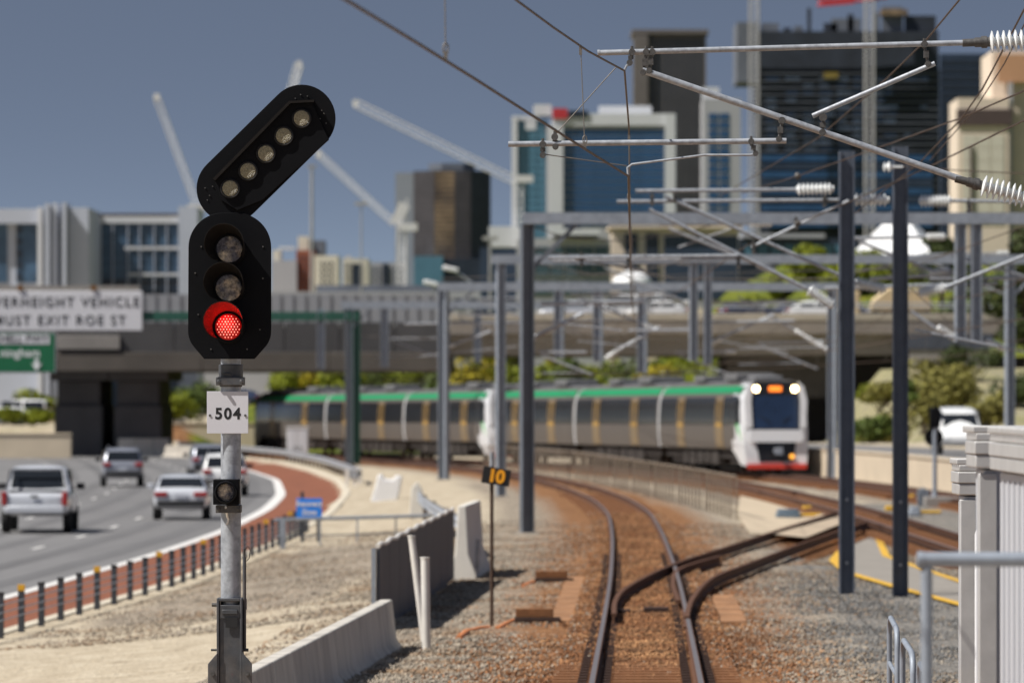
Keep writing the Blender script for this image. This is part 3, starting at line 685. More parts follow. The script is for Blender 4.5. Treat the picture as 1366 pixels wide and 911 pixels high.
def main_cantilever():
    Y = 42.0; Q = lambda x, y, d=0.0: P(x, y, Y + d)
    xm = P(1450, 0, Y).x
    gz = float(ground(xm, Y))
    mst = thing('catenary_mast', 'steel column carrying the near bracket just outside the right edge', 'mast', (xm, Y, gz))
    MB().hbeam(xm, Y, gz, 6.2, .25, .25).build('column', M['mast_dark'], mst)
    t = thing('catenary_bracket', 'sharp near bracket of grey tubes with big white insulators at upper right', 'catenary bracket', tuple(Q(1366, 150)))
    MB().tube(Q(797, 71), Q(1302, 57), .021, 14).tube(Q(797, 71), Q(800, 70.9), .024, 14).build('top_tube', M['galv'], t)
    MB().tube(Q(857, 94), Q(1292, 243), .025, 14).build('strut_tube', M['galv'], t)
    MB().tube(Q(678, 192.5), Q(1049, 188), .021, 14).build('registration_tube', M['galv'], t)
    MB().tube(Q(1084, 155), Q(1247, 85), .019, 14).build('brace_tube', M['galv'], t)
    MB().path([Q(838, 234), Q(837, 224), Q(843, 219.5), Q(870, 216), Q(940, 207), Q(1000, 207), Q(1008, 206)], .009, 8).build('steady_arm', M['galv'], t)
    for a, b, l1, l0 in (((1302, 57), (1375, 54), 1.0, 0), ((1292, 243), (1385, 268), 1.0, 0)):
        p, q = Q(*a), Q(*b); d = (q - p).normalized()
        MB().tube(p - d * .01, p + d * .10, .036, 14).tube(p + d * .04, p + d * .08, .045, 14).tube(p - d * .10, p + d * .02, .029, 12).build('tube_socket', M['fitting'], t)
        e = p + d * .08
        insulator(t, e, e + d * .52, .083, 11)
        MB().tube(e + d * .52, e + d * .60, .04, 12).tube(e + d * .6, Vector((xm, Y, (e + d * .6).z)), .03, 10).build('tube_socket', M['fitting'], t)
    for a, b, k in [((843, 70), (840, 84), 1), ((862, 70), (858, 97), 1), ((870, 70), (866, 95), 1), ((1233, 59.5), (1238, 86), 1), ((1043, 161), (1039, 186), 1), ((1098, 157), (1097, 177), 1.1), ((1002, 189), (1008, 205), .9), ((724, 193), (724, 207), 1), ((740, 183), (741, 196), 1)]:
        f = MB(); clampfit(f, Q(*a), Q(*b), .026 * k); f.build('clamp', M['fitting'], t)
    MB().path([Q(843, 84), Q(836, 88), Q(833, 94)], .009, 7).build('wire_hook', M['galv'], t)
    MB().tube(Q(725, 206), Q(836, 221.5), .004, 5).build('stay_wire', M['wire_pale'], t)
    MB().tube(Q(822, 90), Q(740, 181), .004, 5).build('stay_wire', M['wire_pale'], t)
    MB().disc(Q(741, 176, -.01), (0, 1, 0), .014, .02, 8).build('wire_clip', M['fitting'], t)
main_cantilever()

def overhead_wire():
    t = thing('overhead_wire', 'nearest pair of dark contact and carrier wires with thin droppers, crossing the upper sky', 'overhead wire', (-1.7, 12, 4.6))
    sup = [(-1.62, 12, 4.63, 5.75), (.858, 42, 4.63, 5.42), (1.99, 95, 4.63, 5.70), (3.0, 138, 4.60, 5.7), (2.9, 195, 4.55, 5.6), (.9, 242, 4.5, 5.55), (-4.7, 301, 4.4, 5.4), (-15, 366, 4.3, 5.2)]
    con, cat = [], []
    for (x0, y0, c0, k0), (x1, y1, c1, k1) in zip(sup[:-1], sup[1:]):
        for i in range(10):
            u = i / 10; L = y1 - y0; sag = .0006 * L * L * 4 * u * (1 - u)
            con.append((x0 + (x1 - x0) * u, y0 + L * u, c0 + (c1 - c0) * u))
            cat.append((x0 + (x1 - x0) * u, y0 + L * u, k0 + (k1 - k0) * u - sag * .35))
    # the near span as photographed
    cat[:10] = [(-1.45 + (.83 + 1.45) * i / 10, 12 + 30 * i / 10, float(np.interp(12 + 3 * i, [12, 33, 42], [5.75, 5.305, 5.405]))) for i in range(10)]
    cat[10] = (.83, 42, 5.405)
    for q, tab in ((con, [(12, -1.62, 4.60), (23.7, -.69, 4.652), (28.5, -.34, 4.69), (38.3, .48, 4.675), (42, .857, 4.63)]), (cat, [(12, -1.5, 5.95), (28.5, -.35, 5.32), (33, .022, 5.301), (38.3, .449, 5.359), (42, .83, 5.405)])):
        for i in range(10): yy = 12 + 3.0 * i; q[i] = (float(np.interp(yy, [r_[0] for r_ in tab], [r_[1] for r_ in tab])), yy, float(np.interp(yy, [r_[0] for r_ in tab], [r_[2] for r_ in tab])))
    MB().path(con, .0085, 7).build('contact_wire', M['wire'], t)
    MB().path(cat, .0075, 7).build('carrier_wire', M['wire'], t)
    ca, ct = np.array(con), np.array(cat)
    for y in [28.5, 38.3, 48, 57, 66, 75, 84, 104, 115, 126, 150, 163, 176, 205, 218, 230]:
        p = [np.interp(y, ca[:, 1], ca[:, i]) for i in range(3)]; q = [np.interp(y, ct[:, 1], ct[:, i]) for i in range(3)]
        d = MB().tube(p, q, .0035, 5); d.box((p[0], p[1], p[2] + .02), (.02, .03, .05)); d.box((q[0], q[1], q[2] - .03), (.02, .03, .06)); d.path([Vector(p) + Vector((.014 * math.cos(a), 0, .06 + .03 * math.sin(a))) for a in np.linspace(0, 6.28, 9)], .004, 4)
        d.build('dropper', M['wire_pale'], t)
overhead_wire()

def single_wire(label, pl, r=.008, m='wire', ball=None):
    t = thing('feeder_wire', label, 'overhead wire', tuple(P(*pl[0])))
    MB().path([P(*p) for p in pl], r, 6).build('strand', M[m], t)
    for b in ball or []: MB().lathe(P(*b) - Vector((.05, 0, 0)), P(*b) + Vector((.05, 0, 0)), [(0, .02), (.02, .05), (.05, .06), (.08, .05), (.1, .02)], 12).build('bead_insulator', M['fitting'], t)
single_wire('brown wire falling leftward from the upper right sky past the top insulator', [(1290, -12, 44), (1237, 52, 52), (1183, 105, 60), (1090, 185, 76), (960, 262, 100)])
single_wire('upper of two steep wires crossing in front of the stone building', [(1372, 2, 44), (1339, 65, 49), (1310, 120, 53), (1281, 160, 58), (1227, 217, 70), (1140, 285, 90)])
single_wire('lower thin twin of two steep wires crossing the stone building', [(1372, 22, 46), (1340, 85, 51), (1300, 147, 57), (1240, 215, 70)], .006)
single_wire('gently sloping wire with a round bead, ending between the tall dark columns', [(1372, 119, 50), (1281, 158, 58), (1173, 197, 72), (1064, 235, 90), (990, 258, 100)], .009, ball=[(1064, 235, 90)])
single_wire('long sloping wire that crosses the near strut and meets a blurred brace tube', [(1372, 158, 52), (1243, 221, 66), (1132, 270, 85), (1062, 298, 94.6)], .010, ball=[(1064, 298, 94.6)])
single_wire('level wire in front of the stone building below the near strut', [(1372, 232, 80), (1250, 226, 86), (1205, 222, 94.6)], .008)

def far_bracket(label, Y, tubes, ins, lower=None, fit=(), r=.03):
    t = thing('catenary_bracket', label, 'catenary bracket', tuple(P(*tubes[0][0], Y)), 'brackets on the overhead line columns')
    for k, (a, b, *rr) in enumerate(tubes): MB().tube(P(*a, Y - .05 * (k % 3)), P(*b, Y - .05 * (k % 3)), rr[0] if rr else r, 10).build(['top_tube', 'strut_tube', 'registration_tube', 'brace_tube', 'steady_arm'][min(k, 4)], M['galv'], t)
    for a, b, *rr in ins:
        insulator(t, P(*a, Y), P(*b, Y), (rr[0] if rr else .085) * 1.25, 8, .5)
    for a in fit:
        f = MB(); p = P(*a, Y - .06); clampfit(f, p + Vector((0, 0, .05)), p - Vector((0, 0, .08)), .04); f.build('clamp', M['fitting'], t)
    return t
def h_column(label, px, Y, ytop, w, rot=0.0, name='catenary_mast', bolts=True, m='mast_dark', d=None):
    x = P(px, 0, Y).x; gz = float(ground(x, Y)); zt = P(px, ytop, Y).z
    t = thing(name, label, 'mast', (x, Y, gz), 'steel columns of the overhead line')
    MB().hbeam(x, Y, gz - .05, zt, w, d or w, .028, rot).build('column', M[m], t)
    MB().bx((x - w * .8, Y - w * .8, gz - .1), (x + w * .8, Y + w * .8, gz + .02)).build('footing', M['concrete'], t)
    if bolts:
        for z in (gz + .55, gz + 1.6): MB().disc((x, Y - .03, z), (0, -1, 0), .03, .04, 8).build('bolt', M['galv'], t)
    return t
h_column('left one of the two tall dark columns standing in gravel before the grey walkway', 1129.5, 95, 202, .255)
c2 = h_column('right one of the two tall dark columns, a small insulator at its top', 1201, 95.4, 196, .25)
MB().lathe(P(1178, 223, 95.2), P(1205, 223, 95.2), [(0, .02), (.02, .09), (.06, .04), (.10, .1), (.14, .04), (.2, .02), (.33, .02)], 12).build('insulator', M['porcelain'], c2)
far_bracket('blurred bracket with a long level tube, on the left dark column', 94.9, [((848, 255), (1062, 253)), ((866, 279), (1078, 386)), ((732, 344), (985, 341)), ((1002, 330), (1132, 268), .024), ((745, 342), (860, 360), .014)], [((1062, 253), (1112, 252)), ((1078, 386), (1112, 409))], fit=[(870, 266), (985, 350), (1005, 330), (1062, 298), (776, 346), (838, 346)])
far_bracket('blurred bracket behind it with lower tube and two insulators, on the right dark column', 95.3, [((823, 269), (1130, 267)), ((888, 262), (1140, 376)), ((737, 348), (986, 345), .02)], [((1132, 267), (1186, 267)), ((1140, 376), (1182, 386))], fit=[(900, 262), (1100, 268)])
far_bracket('blurred bracket reaching rightward from the right dark column', 95.5, [((1270, 268), (1440, 270)), ((1262, 383), (1440, 312)), ((1220, 440), (1330, 462), .02)], [((1226, 268), (1270, 268)), ((1226, 391), (1262, 383))], fit=[(1292, 275)])

# portal frames across the tracks
M['mast_mid'] = mat('grey column paint', (.15, .165, .19), .5, .3, .15, 3)
def portal(label, Y, leg_px, leg_w, ytop_beam, ybot_beam, x_from, x_to, drops, leg_rot=0.0, m='galv_dull', dw=.26):
    zt, zb = P(0, ytop_beam, Y).z, P(0, ybot_beam, Y).z
    x0, x1 = P(x_from, 0, Y).x, P(x_to, 0, Y).x
    t = thing('portal_frame', label, 'portal frame', (x0, Y, float(ground(x0, Y))), 'grey portal frames over the tracks')
    for px in leg_px:
        x = P(px, 0, Y).x; gz = float(ground(x, Y))
        MB().hbeam(x, Y, gz - .05, zb - .004, leg_w, leg_w, .03, leg_rot).build('column', M[m], t)
        MB().bx((x - leg_w, Y - leg_w, gz - .1), (x + leg_w, Y + leg_w, gz + .05)).build('footing', M['concrete'], t)
        if x + 1.2 < x1: MB().bar((x + .1, Y, zb - 1.1), (x + 1.2, Y, zb - .01), .10, .10).build('knee_brace', M[m], t)
    MB().bx((x0, Y - .14, zb), (x1, Y - .10, zt)).bx((x0, Y + .10, zb), (x1, Y + .14, zt)).bx((x0, Y - .0995, zt - .03), (x1, Y + .0995, zt - .002)).bx((x0, Y - .0995, zb + .002), (x1, Y + .0995, zb + .03)).build('beam', M['galv_dull'], t)
    for px, yb in drops:
        x = P(px, 0, Y).x
        MB().hbeam(x, Y, P(0, yb, Y).z, zb - .004, dw, dw, .03, leg_rot * .5).build('drop_post', M['galv_dull'], t)
    return t
portal('nearest grey portal whose thick two tone column stands left of the curved track', 138, [703], .30, 284, 299, 697, 1560, [(1281, 456), (1302, 456)], leg_rot=R(14), dw=.25, m='mast_mid')
portal('portal with its left column behind the speed board and hanging posts at mid picture', 195, [668, 1347], .29, 340, 352, 655, 1400, [(925, 482), (944, 486)], leg_rot=R(14), dw=.27)
portal('portal with columns left of the speed board and right of the train nose', 242, [592, 1111], .36, 377, 388, 584, 1118, [(798, 482), (857, 498), (746, 478)], leg_rot=R(-28), dw=.38)
portal('farthest portal beside the dark green gantry leg', 314, [466], .44, 402, 412, 455, 780, [(428, 492), (513, 490), (637, 484)], leg_rot=R(0), dw=.42)
K = .04
for lab, Y, ls, ii in [
    ('small far bracket rising rightward under the hanging posts, left end by the thick column', 138, [((714, 449), (778, 418)), ((722, 405), (860, 402)), ((735, 430), (830, 441), .02)], [((700, 452), (714, 449))]),
    ('small far bracket rising rightward between two hanging posts at mid picture', 195, [((826, 466), (880, 436)), ((838, 441), (920, 440)), ((770, 455), (850, 462), .02)], [((808, 478), (826, 466))]),
    ('small far bracket rising rightward right of the paired hanging posts', 195, [((962, 451), (1032, 420)), ((950, 430), (1060, 428)), ((985, 465), (1100, 463), .02)], [((945, 461), (962, 451))]),
    ('small far bracket dropping rightward toward the column right of the train', 242, [((1060, 440), (985, 396)), ((1060, 402), (950, 404)), ((1050, 470), (960, 455), .025)], [((1060, 440), (1106, 468))]),
    ('small far bracket dropping rightward with two insulators, near the paired posts at far right', 138, [((1250, 440), (1215, 415)), ((1240, 372), (1440, 370)), ((1270, 340), (1440, 390), .03), ((1310, 455), (1366, 470), .02)], [((1250, 436), (1276, 452)), ((1316, 455), (1340, 465))]),
    ('small far bracket at left beneath the sign gantry, its tubes level', 242, [((600, 462), (655, 442)), ((540, 432), (700, 430)), ((560, 475), (690, 462), .02)], [((592, 464), (606, 460))]),
    ('far double level tubes reaching across the right hanging posts', 138, [((1160, 372), (1290, 364)), ((1100, 385), (1330, 378)), ((1200, 362), (1340, 360), .02)], [((1240, 366), (1268, 360))]),
]: far_bracket(lab, Y + .3, ls, ii, r=.045)

# ------------------------------------------------------------------ trackside things, left of the main track
def at_y(px, py, zf=None):
    return G(px, py)
def speed_board():
    Y = 80.0; x = P(656, 0, Y).x; gz = float(ground(x, Y))
    t = thing('speed_board', 'tilted black board with amber 10 on a thin rusty post in the gravel', 'speed board', (x, Y, gz))
    MB().tube((x, Y, gz - .05), (x, Y, P(0, 604, Y).z), .027, 10).build('post', M['rustpost'], t)
    MB().tube((x, Y, P(0, 622, Y).z), (x, Y, P(0, 603, Y).z), .031, 10).build('post_cap', M['galv'], t)
    c = P(662, 635.3, Y - .05); rot = Matrix.Rotation(R(9), 3, 'Y')
    b = MB().box(c, (.395, .012, .235), rot).build('board', M['sign_black'], t, bevel=.003)
    text('10', c + Vector((.0, -.012, -.004)), .245, M['amber'], b, name='digits', bold=.011, rot=(90, 0, 0), spacing=.95).data.transform(Matrix.Translation(c - wloc(t)) @ Matrix.Rotation(R(9), 4, 'Y') @ Matrix.Translation(-(c - wloc(t))))
    MB().box(c + Vector((-.03, .03, .03)), (.08, .04, .05)).build('bracket', M['galv'], t)
speed_board()

JERSEY = [(-.30, 0), (-.30, .08), (-.14, .30), (-.08, .82), (.08, .82), (.14, .30), (.30, .08), (.30, 0)]
def jersey(label, p0, p1, m='barrier', h=.82, n=1, wscale=1.0, group=None):
    p0, p1 = Vector(p0), Vector(p1); d = p1 - p0
    t = thing('concrete_barrier', label, 'barrier', tuple(p0), group)
    pr = [(a * wscale, b * h / .82) for a, b in JERSEY]
    for i in range(n):
        a, b = p0 + d * (i / n) + d.normalized() * .035, p0 + d * ((i + 1) / n) - d.normalized() * .035
        MB().sweep(pr, [a, a + (b - a) * .5, b]).build('barrier_unit', M[m], t, bevel=.018)
    return t
jersey('stained concrete barrier in the lower left foreground beside the ballast', (-2.72, 51, -.42), (-1.62, 73.4, -.40), h=.80, n=12)
jersey('pale thick concrete barrier end just past the dark sheet fence', (-.90, 102, -.30), (-.66, 107.5, -.30), 'conc_white', 1.36, 1, .86)
def sheet_fence():
    a, b = Vector((-1.86, 79, -.33)), Vector((-1.05, 101, -.25)); d = (b - a).normalized()
    t = thing('sheet_fence', 'dark sheeted low fence with a pale ragged top, between the two concrete barriers', 'fence', tuple(a))
    s = MB(); n = 9; k = Vector((d.y, -d.x, 0))
    for i in range(n):
        p, q = a + (b - a) * (i / n), a + (b - a) * ((i + 1) / n)
        pan = MB().bar(p + Vector((0, 0, .64)) + d * .02, q + Vector((0, 0, .64)) - d * .02, .05, 1.22 + .03 * math.sin(i * 2.1)).build('panel', M['black_panel'], t)
    for i in range(n + 1):
        p = a + (b - a) * (i / n); MB().box(p + Vector((0, 0, .62)) - k * .06, (.06, .06, 1.24)).build('post', M['galv_dull'], t)
    pts = [a + (b - a) * (i / 30) + Vector((0, 0, 1.27 + .02 * math.sin(i * 1.9))) for i in range(31)]
    MB().path(pts, .035, 6).build('top_edge', M['pvc'], t)
sheet_fence()
for lab, a, b, ro in (('leaning white pipe marker beside the dark sheet fence', (568, 864), (549, 716), .045), ('upright white pipe marker in front of the dark sheet fence', (569, 866), (567, 745), .055), ('thin grey pipe marker beside the pale concrete barrier end', (636, 772), (638, 721), .04)):
    g0 = G(a[0], a[1]); Y = g0.y; top = P(*b, Y)
    t = thing('pipe_marker', lab, 'marker', tuple(g0))
    MB().tube(g0 - Vector((0, 0, .05)), top, ro, 12).build('pipe', M['pvc'] if ro > .042 else M['galv'], t)
    MB().tube(top + Vector((0, 0, .001)), top + Vector((0, 0, .02)), ro * 1.12, 12).build('pipe_cap', M['pvc'] if ro > .042 else M['galv'], t)
for lab, (px0, px1, py) in (('rusty stepped trackside box nearer the camera, left of the rails', (686, 744, 832)), ('rusty stepped trackside box farther along, level with the pale barrier', (713, 762, 778))):
    g0 = G((px0 + px1) / 2, py); Y = g0.y; x0, x1 = P(px0, 0, Y).x, P(px1, 0, Y).x
    t = thing('trackside_box', lab, 'box', tuple(g0), 'rusty boxes beside the main track')
    MB().bx((x0, Y, g0.z - .03), (x1 + .04, Y + .35, g0.z + .09)).build('base', M['rail_dark'], t, bevel=.008)
    MB().bx((x0 + .02, Y + .06, g0.z + .092), (x1 - .06, Y + .30, g0.z + .22)).build('lid', M['sleeper'], t, bevel=.008)
for lab, pl in (('short orange conduit curling over the ballast left of the speed board', [(612, 851), (622, 843), (640, 839), (652, 838)]), ('short orange conduit leading to the nearer rusty box', [(664, 839), (676, 832), (688, 827)]), ('orange conduit near the farther rusty box', [(697, 783), (707, 778), (716, 776)])):
    pts = [G(*p, .02) for p in pl]; t = thing('orange_conduit', lab, 'conduit', tuple(pts[0]))
    MB().path(pts, .045, 8).build('pipe', M['orange_pipe'], t)

# wire rope barrier along the kerb
def rope_barrier():
    t = thing('wire_rope_barrier', 'dark posts with wire ropes along the red shoulder, every fourth capped amber', 'barrier', (float(KERB(92)) + .35, 92, -.8))
    n = 0; tops = []
    y = 80.0
    while y < 163:
        x = float(KERB(y)) + .42; gz = float(ground(x, y))
        o = MB().box((x, y, gz + .33), (.105, .10, .74)).build('post', M['rope_post'], t, bevel=.01)
        if n % 4 == 1: tag(MB().box((x, y, gz + .725), (.115, .11, .10)).build('post_cap', M['post_cap'], o), 'amber post cap')
        else: MB().box((x, y, gz + .71), (.112, .107, .05)).build('post_cap', M['black_plastic'], o)
        tops.append((x + .06, y, gz)); n += 1; y += 2.45
    for h in (.30, .42, .54):
        MB().path([(x, y, z + h) for x, y, z in tops], .011, 5).build('rope', M['galv_dull'], t)
rope_barrier()
# pipe rail across the sand
def pipe_rail():
    Y = 143.0; a, b = P(377, 0, Y).x, P(574, 0, Y).x; gz = float(ground(a, Y))
    t = thing('pipe_rail', 'low dark pipe rail crossing the sand behind the last rope posts', 'rail fence', (a, Y, gz))
    MB().tube((a - .2, Y, gz + .72), (b, Y + 1.5, gz + .80), .045, 8).build('top_rail', M['galv_dull'], t)
    MB().tube((a - .2, Y, gz + .30), (b, Y + 1.5, gz + .38), .018, 8).build('lower_rail', M['galv_dull'], t)
    for u, r_ in ((0, .10), (.25, .03), (.5, .03), (.76, .03), (1, .05)):
        x = a + (b - a) * u; y = Y + 1.5 * u; g_ = float(ground(x, y)); MB().box((x, y, (g_ + gz + .76) / 2), (r_ * 1.4, r_ * 1.4, gz + .80 - g_)).build('post', M['galv_dull'], t)
pipe_rail()
# blue sign
def blue_sign():
    Y = 148.0; c = P(412.5, 677.5, Y); gz = float(ground(c.x, Y))
    t = thing('blue_sign', 'small blue sign with two lines of white letters beside the red shoulder', 'sign', (c.x, Y, gz))
    wd, ht = 34 / F * Y, 26 / F * Y
    p = MB().box(c, (wd, .03, ht)).build('sign_board', M['sign_blue'], t, bevel=.004)
    text('Recovery', c + Vector((0, -.02, .11)), .175, M['white'], p, bold=.004); text('Zone', c + Vector((0, -.02, -.11)), .175, M['white'], p, bold=.004)
    MB().box((c.x - .18, Y + .06, (gz + c.z + ht / 2) / 2 + .06), (.09, .06, c.z + ht / 2 - gz + .22)).build('post', M['rope_post'], t)
    MB().box((c.x + .22, Y + .06, (gz + c.z) / 2), (.06, .06, c.z - gz + .2)).build('post', M['rope_post'], t)
blue_sign()

# W-beam guardrails
def wbeam(t, pts, m='galv'):
    prof = [(0, .0), (.05, .05), (.05, .10), (0, .15), (.05, .20), (.05, .27), (0, .31), (-.012, .31), (.035, .26), (.035, .21), (-.012, .155), (-.012, .145), (.035, .10), (.035, .05), (-.012, 0)]
    MB().sweep([(-a, b) for a, b in prof], pts).build('rail_beam', M[m], t)
def guardrail():
    t = thing('guardrail', 'long curved steel guardrail round the end of the red shoulder', 'guardrail', (float(KERB(300)) + .6, 300, -.8))
    ys_ = list(np.arange(256, 425, 3.0)); pts = [Vector((float(KERB(y)) + .7, y, -.42)) for y in ys_]
    e = pts[0]; endc = [P(481, 640, 252), P(483, 655, 247), P(476, 668, 243), P(466, 672, 243)]
    pts2 = [Vector((p.x, p.y, -.42)) for p in endc][::-1] + pts
    wbeam(t, pts2)
    for y in np.arange(256, 420, 4.0):
        x = float(KERB(y)) + .82; MB().box((x, y, -.45), (.12, .16, .75)).build('post', M['rustpost'], t)
    for p in endc[1:]: MB().box((p.x - .1, p.y + .1, -.45), (.16, .12, .75)).build('post', M['pvc'], t)
guardrail()
def bent_rail():
    t = thing('guardrail', 'short bent guardrail end leading to the pale concrete barrier', 'guardrail', tuple(P(560, 680, 150)))
    zt = [P(556, 652, 168), P(563, 660, 160), P(575, 668, 148), P(592, 677, 135), P(612, 686, 122), P(622, 690, 116)]
    wbeam(t, [p - Vector((0, 0, .30)) for p in zt])
    for p in zt[:5]: MB().box((p.x + .08, p.y, p.z - .55), (.10, .12, 1.1)).build('post', M['rustpost'], t)
    MB().prism([(546, 690), (549, 650), (557, 642), (563, 652), (574, 688), (565, 697)], .7, lambda u, v, w_: P(u, v, 168 - w_)).build('end_block', M['conc_white'], t, bevel=.02)
bent_rail()
def white_barrier():
    Y = 205.0; q = lambda u, v, w_: P(u, v, Y) + Vector((0, w_, 0))
    t = thing('plastic_barrier', 'white plastic barrier with a notched top, standing alone on the sand', 'barrier', tuple(P(515, 676, Y)))
    MB().prism([(494, 668), (500, 652), (504, 634), (508, 632), (512, 639), (524, 640), (528, 634), (536, 636), (533, 655), (529, 670), (524, 678), (512, 676)], 1.5, q).build('barrier_body', M['white'], t, bevel=.04)
    MB().prism([(498, 666), (524, 676), (526, 680), (496, 672)], 1.6, lambda u, v, w_: q(u, v, w_ - .06)).build('barrier_foot', M['white'], t)
white_barrier()
def cabinet():
    Y = 340.0; a, b = P(383, 609, Y), P(411, 571, Y); gz = float(ground(a.x, Y))
    t = thing('equipment_cabinet', 'white metal cabinet standing behind the curved guardrail', 'cabinet', (a.x, Y, gz))
    MB().bx((a.x, Y, gz + .1), (b.x, Y + .8, b.z)).build('cabinet_body', M['white'], t, bevel=.03)
    MB().bx((a.x - .06, Y - .06, b.z + .002), (b.x + .06, Y + .86, b.z + .08)).build('cabinet_roof', M['white'], t)
    for k in (0, 1):
        xa = a.x + .05 + k * (b.x - a.x) / 2; d = MB().bx((xa, Y - .03, gz + .2), (xa + (b.x - a.x) / 2 - .1, Y - .003, b.z - .1)).build('cabinet_door', M['sign_white'], t); MB().box((xa + (.1 if k else (b.x - a.x) / 2 - .2), Y - .05, gz + .8), (.05, .03, .2)).build('handle', M['black'], d)
    MB().bx((a.x - .05, Y - .05, gz - .1), (b.x + .05, Y + .85, gz + .098)).build('plinth', M['concrete'], t)
cabinet()
# palisade fence between the tracks
def palisade():
    fl = curve_fn([(6.4, 150), (6.15, 157), (5.6, 172), (4.85, 191), (3.9, 215), (2.6, 242), (.6, 270), (-1.6, 292)], 4)
    t = thing('palisade_fence', 'long curved palisade of weathered steel pales between the two curving tracks', 'fence', (float(fl(157)), 157, -.4))
    ys_ = np.arange(157, 292, 1.5); first = None; rest = MB()
    for i, y in enumerate(ys_):
        x = float(fl(y)); gz = float(ground(x, y)); h = 1.22
        if i % 8 == 0:
            MB().box((x + .03, y, gz + h / 2), (.05, .05, h)).build('post', M['galv_fence'], t); continue
        if first is None: o = first = MB().box((0, 0, h / 2), (.062, .06, h)).build('pale', M['galv_fence'], None)
        elif i < 108: o = first.copy(); COL.objects.link(o)
        else: rest.box((x, y, gz + h / 2), (.062, .06, h)); continue
        o.parent = t; o.location = Vector((x, y, gz)) - t.location
    rest.build('pale', M['galv_fence'], t, kind='stuff')
    for h in (.25, 1.19):
        MB().path([GV(float(fl(y)) + .03, y, h) for y in np.arange(157, 291, 4.0)], .032 if h > .5 else .02, 5).build('rail', M['galv_fence'], t)
palisade()

# overhead wires of the other tracks, and more of the blurred tangle
def wires_over(label, fn, sup, z0=4.55):
    t = thing('overhead_wire', label, 'overhead wire', (float(fn(sup[0])), sup[0], z0)); con, cat = [], []
    for y0, y1 in zip(sup[:-1], sup[1:]):
        for i in range(8):
            u = i / 8; y = y0 + (y1 - y0) * u; x = float(fn(y0)) + (float(fn(y1)) - float(fn(y0))) * u
            con.append((x, y, z0 + float(rail_z(y)))); cat.append((x, y, z0 + 1.15 + float(rail_z(y)) - .0011 * (y1 - y0) ** 2 * u * (1 - u)))
    MB().path(con, .011, 6).build('contact_wire', M['wire'], t); MB().path(cat, .010, 6).build('carrier_wire', M['wire'], t)
    for i in range(2, len(con) - 2, 2): MB().tube(con[i], cat[i], .005, 4).build('dropper', M['wire_pale'], t)
wires_over('contact and carrier wires above the outer track, at right past the dark columns', Bc, [60, 95, 138, 195, 242, 310, 370])
wires_over('contact and carrier wires above the middle track, between the dark columns and the first portal', Cc, [60, 95, 138, 195, 242, 300])
for lab, Y, ls, ii in [
    ('blurred bracket with crossing tubes under the near bracket, left of the left dark column', 138, [((880, 300), (1000, 298)), ((892, 305), (1010, 352)), ((845, 352), (965, 350), .02), ((905, 330), (990, 300), .02)], [((1000, 298), (1030, 298)), ((1010, 352), (1034, 362))]),
    ('blurred bracket below the beam behind the wires at mid picture', 195, [((760, 392), (850, 391)), ((768, 396), (858, 432)), ((735, 428), (842, 426), .02)], [((850, 391), (874, 391)), ((858, 432), (876, 440))]),
    ('blurred bracket between the two dark columns, high, in front of the tent roof', 138, [((1140, 318), (1236, 316)), ((1146, 322), (1246, 362)), ((1120, 360), (1235, 357), .02)], [((1236, 316), (1262, 316)), ((1246, 362), (1268, 371))]),
    ('blurred bracket right of the first portal column, low, over the train roof', 195, [((720, 470), (782, 470)), ((722, 474), (790, 500)), ((700, 498), (780, 497), .02)], []),
    ('blurred bracket under the bridge edge left of the left dark column', 242, [((1010, 458), (1080, 456)), ((1016, 462), (1090, 492)), ((985, 486), (1072, 484), .02)], [((1080, 456), (1100, 456))]),
    ('blurred bracket at left of the column behind the speed board', 242, [((610, 420), (662, 419)), ((612, 424), (668, 450)), ((598, 446), (660, 445), .02)], [((662, 419), (676, 419))]),
]: far_bracket(lab, Y + .5, ls, ii, r=.04)
single_wire('thin slack wire drooping under the thick portal beam at mid picture', [(700, 300, 138), (760, 318, 138), (830, 322, 138), (900, 312, 138), (960, 298, 138)], .012, 'wire_pale')
single_wire('thin slack wire drooping lower under the thick portal beam', [(715, 352, 138), (790, 366, 138), (850, 362, 138), (925, 345, 138)], .012, 'wire_pale')
single_wire('long thin wire from the bead insulator down to the first portal beam', [(1000, 325, 95), (920, 380, 138), (870, 410, 190), (820, 440, 240)], .012)
single_wire('slanting wire crossing the paired hanging posts at far right', [(1372, 300, 90), (1290, 330, 110), (1200, 362, 140), (1110, 395, 190)], .010)
single_wire('wire dropping steeply right of the right dark column', [(1215, 385, 95), (1260, 425, 130), (1300, 450, 170)], .012, 'wire_pale')

for lab, Y, ls, ii in [
    ('small far bracket just left of the thick two tone column, tubes level', 242, [((640, 398), (700, 397)), ((642, 402), (704, 424)), ((622, 422), (694, 421), .02)], [((700, 397), (712, 397))]),
    ('small far bracket above the white dome roof at mid picture', 195, [((800, 352), (905, 350)), ((806, 357), (912, 402)), ((770, 398), (898, 396), .02)], [((905, 350), (926, 350)), ((912, 402), (930, 410))]),
    ('small far bracket above the rear train half, low under the bridge edge', 314, [((520, 452), (582, 451)), ((524, 455), (588, 478)), ((500, 476), (578, 475), .02)], []),
    ('small far bracket over the front train half right of the paired hanging posts', 242, [((900, 470), (968, 469)), ((906, 474), (974, 500)), ((880, 497), (962, 496), .02)], [((968, 469), (982, 469))]),
    ('small far bracket crossing the sky edge of the bridge right of the right dark column', 195, [((1225, 340), (1330, 338)), ((1232, 345), (1338, 392)), ((1200, 388), (1325, 386), .02)], [((1330, 338), (1346, 338))]),
]: far_bracket(lab, Y + .8, ls, ii, r=.035)
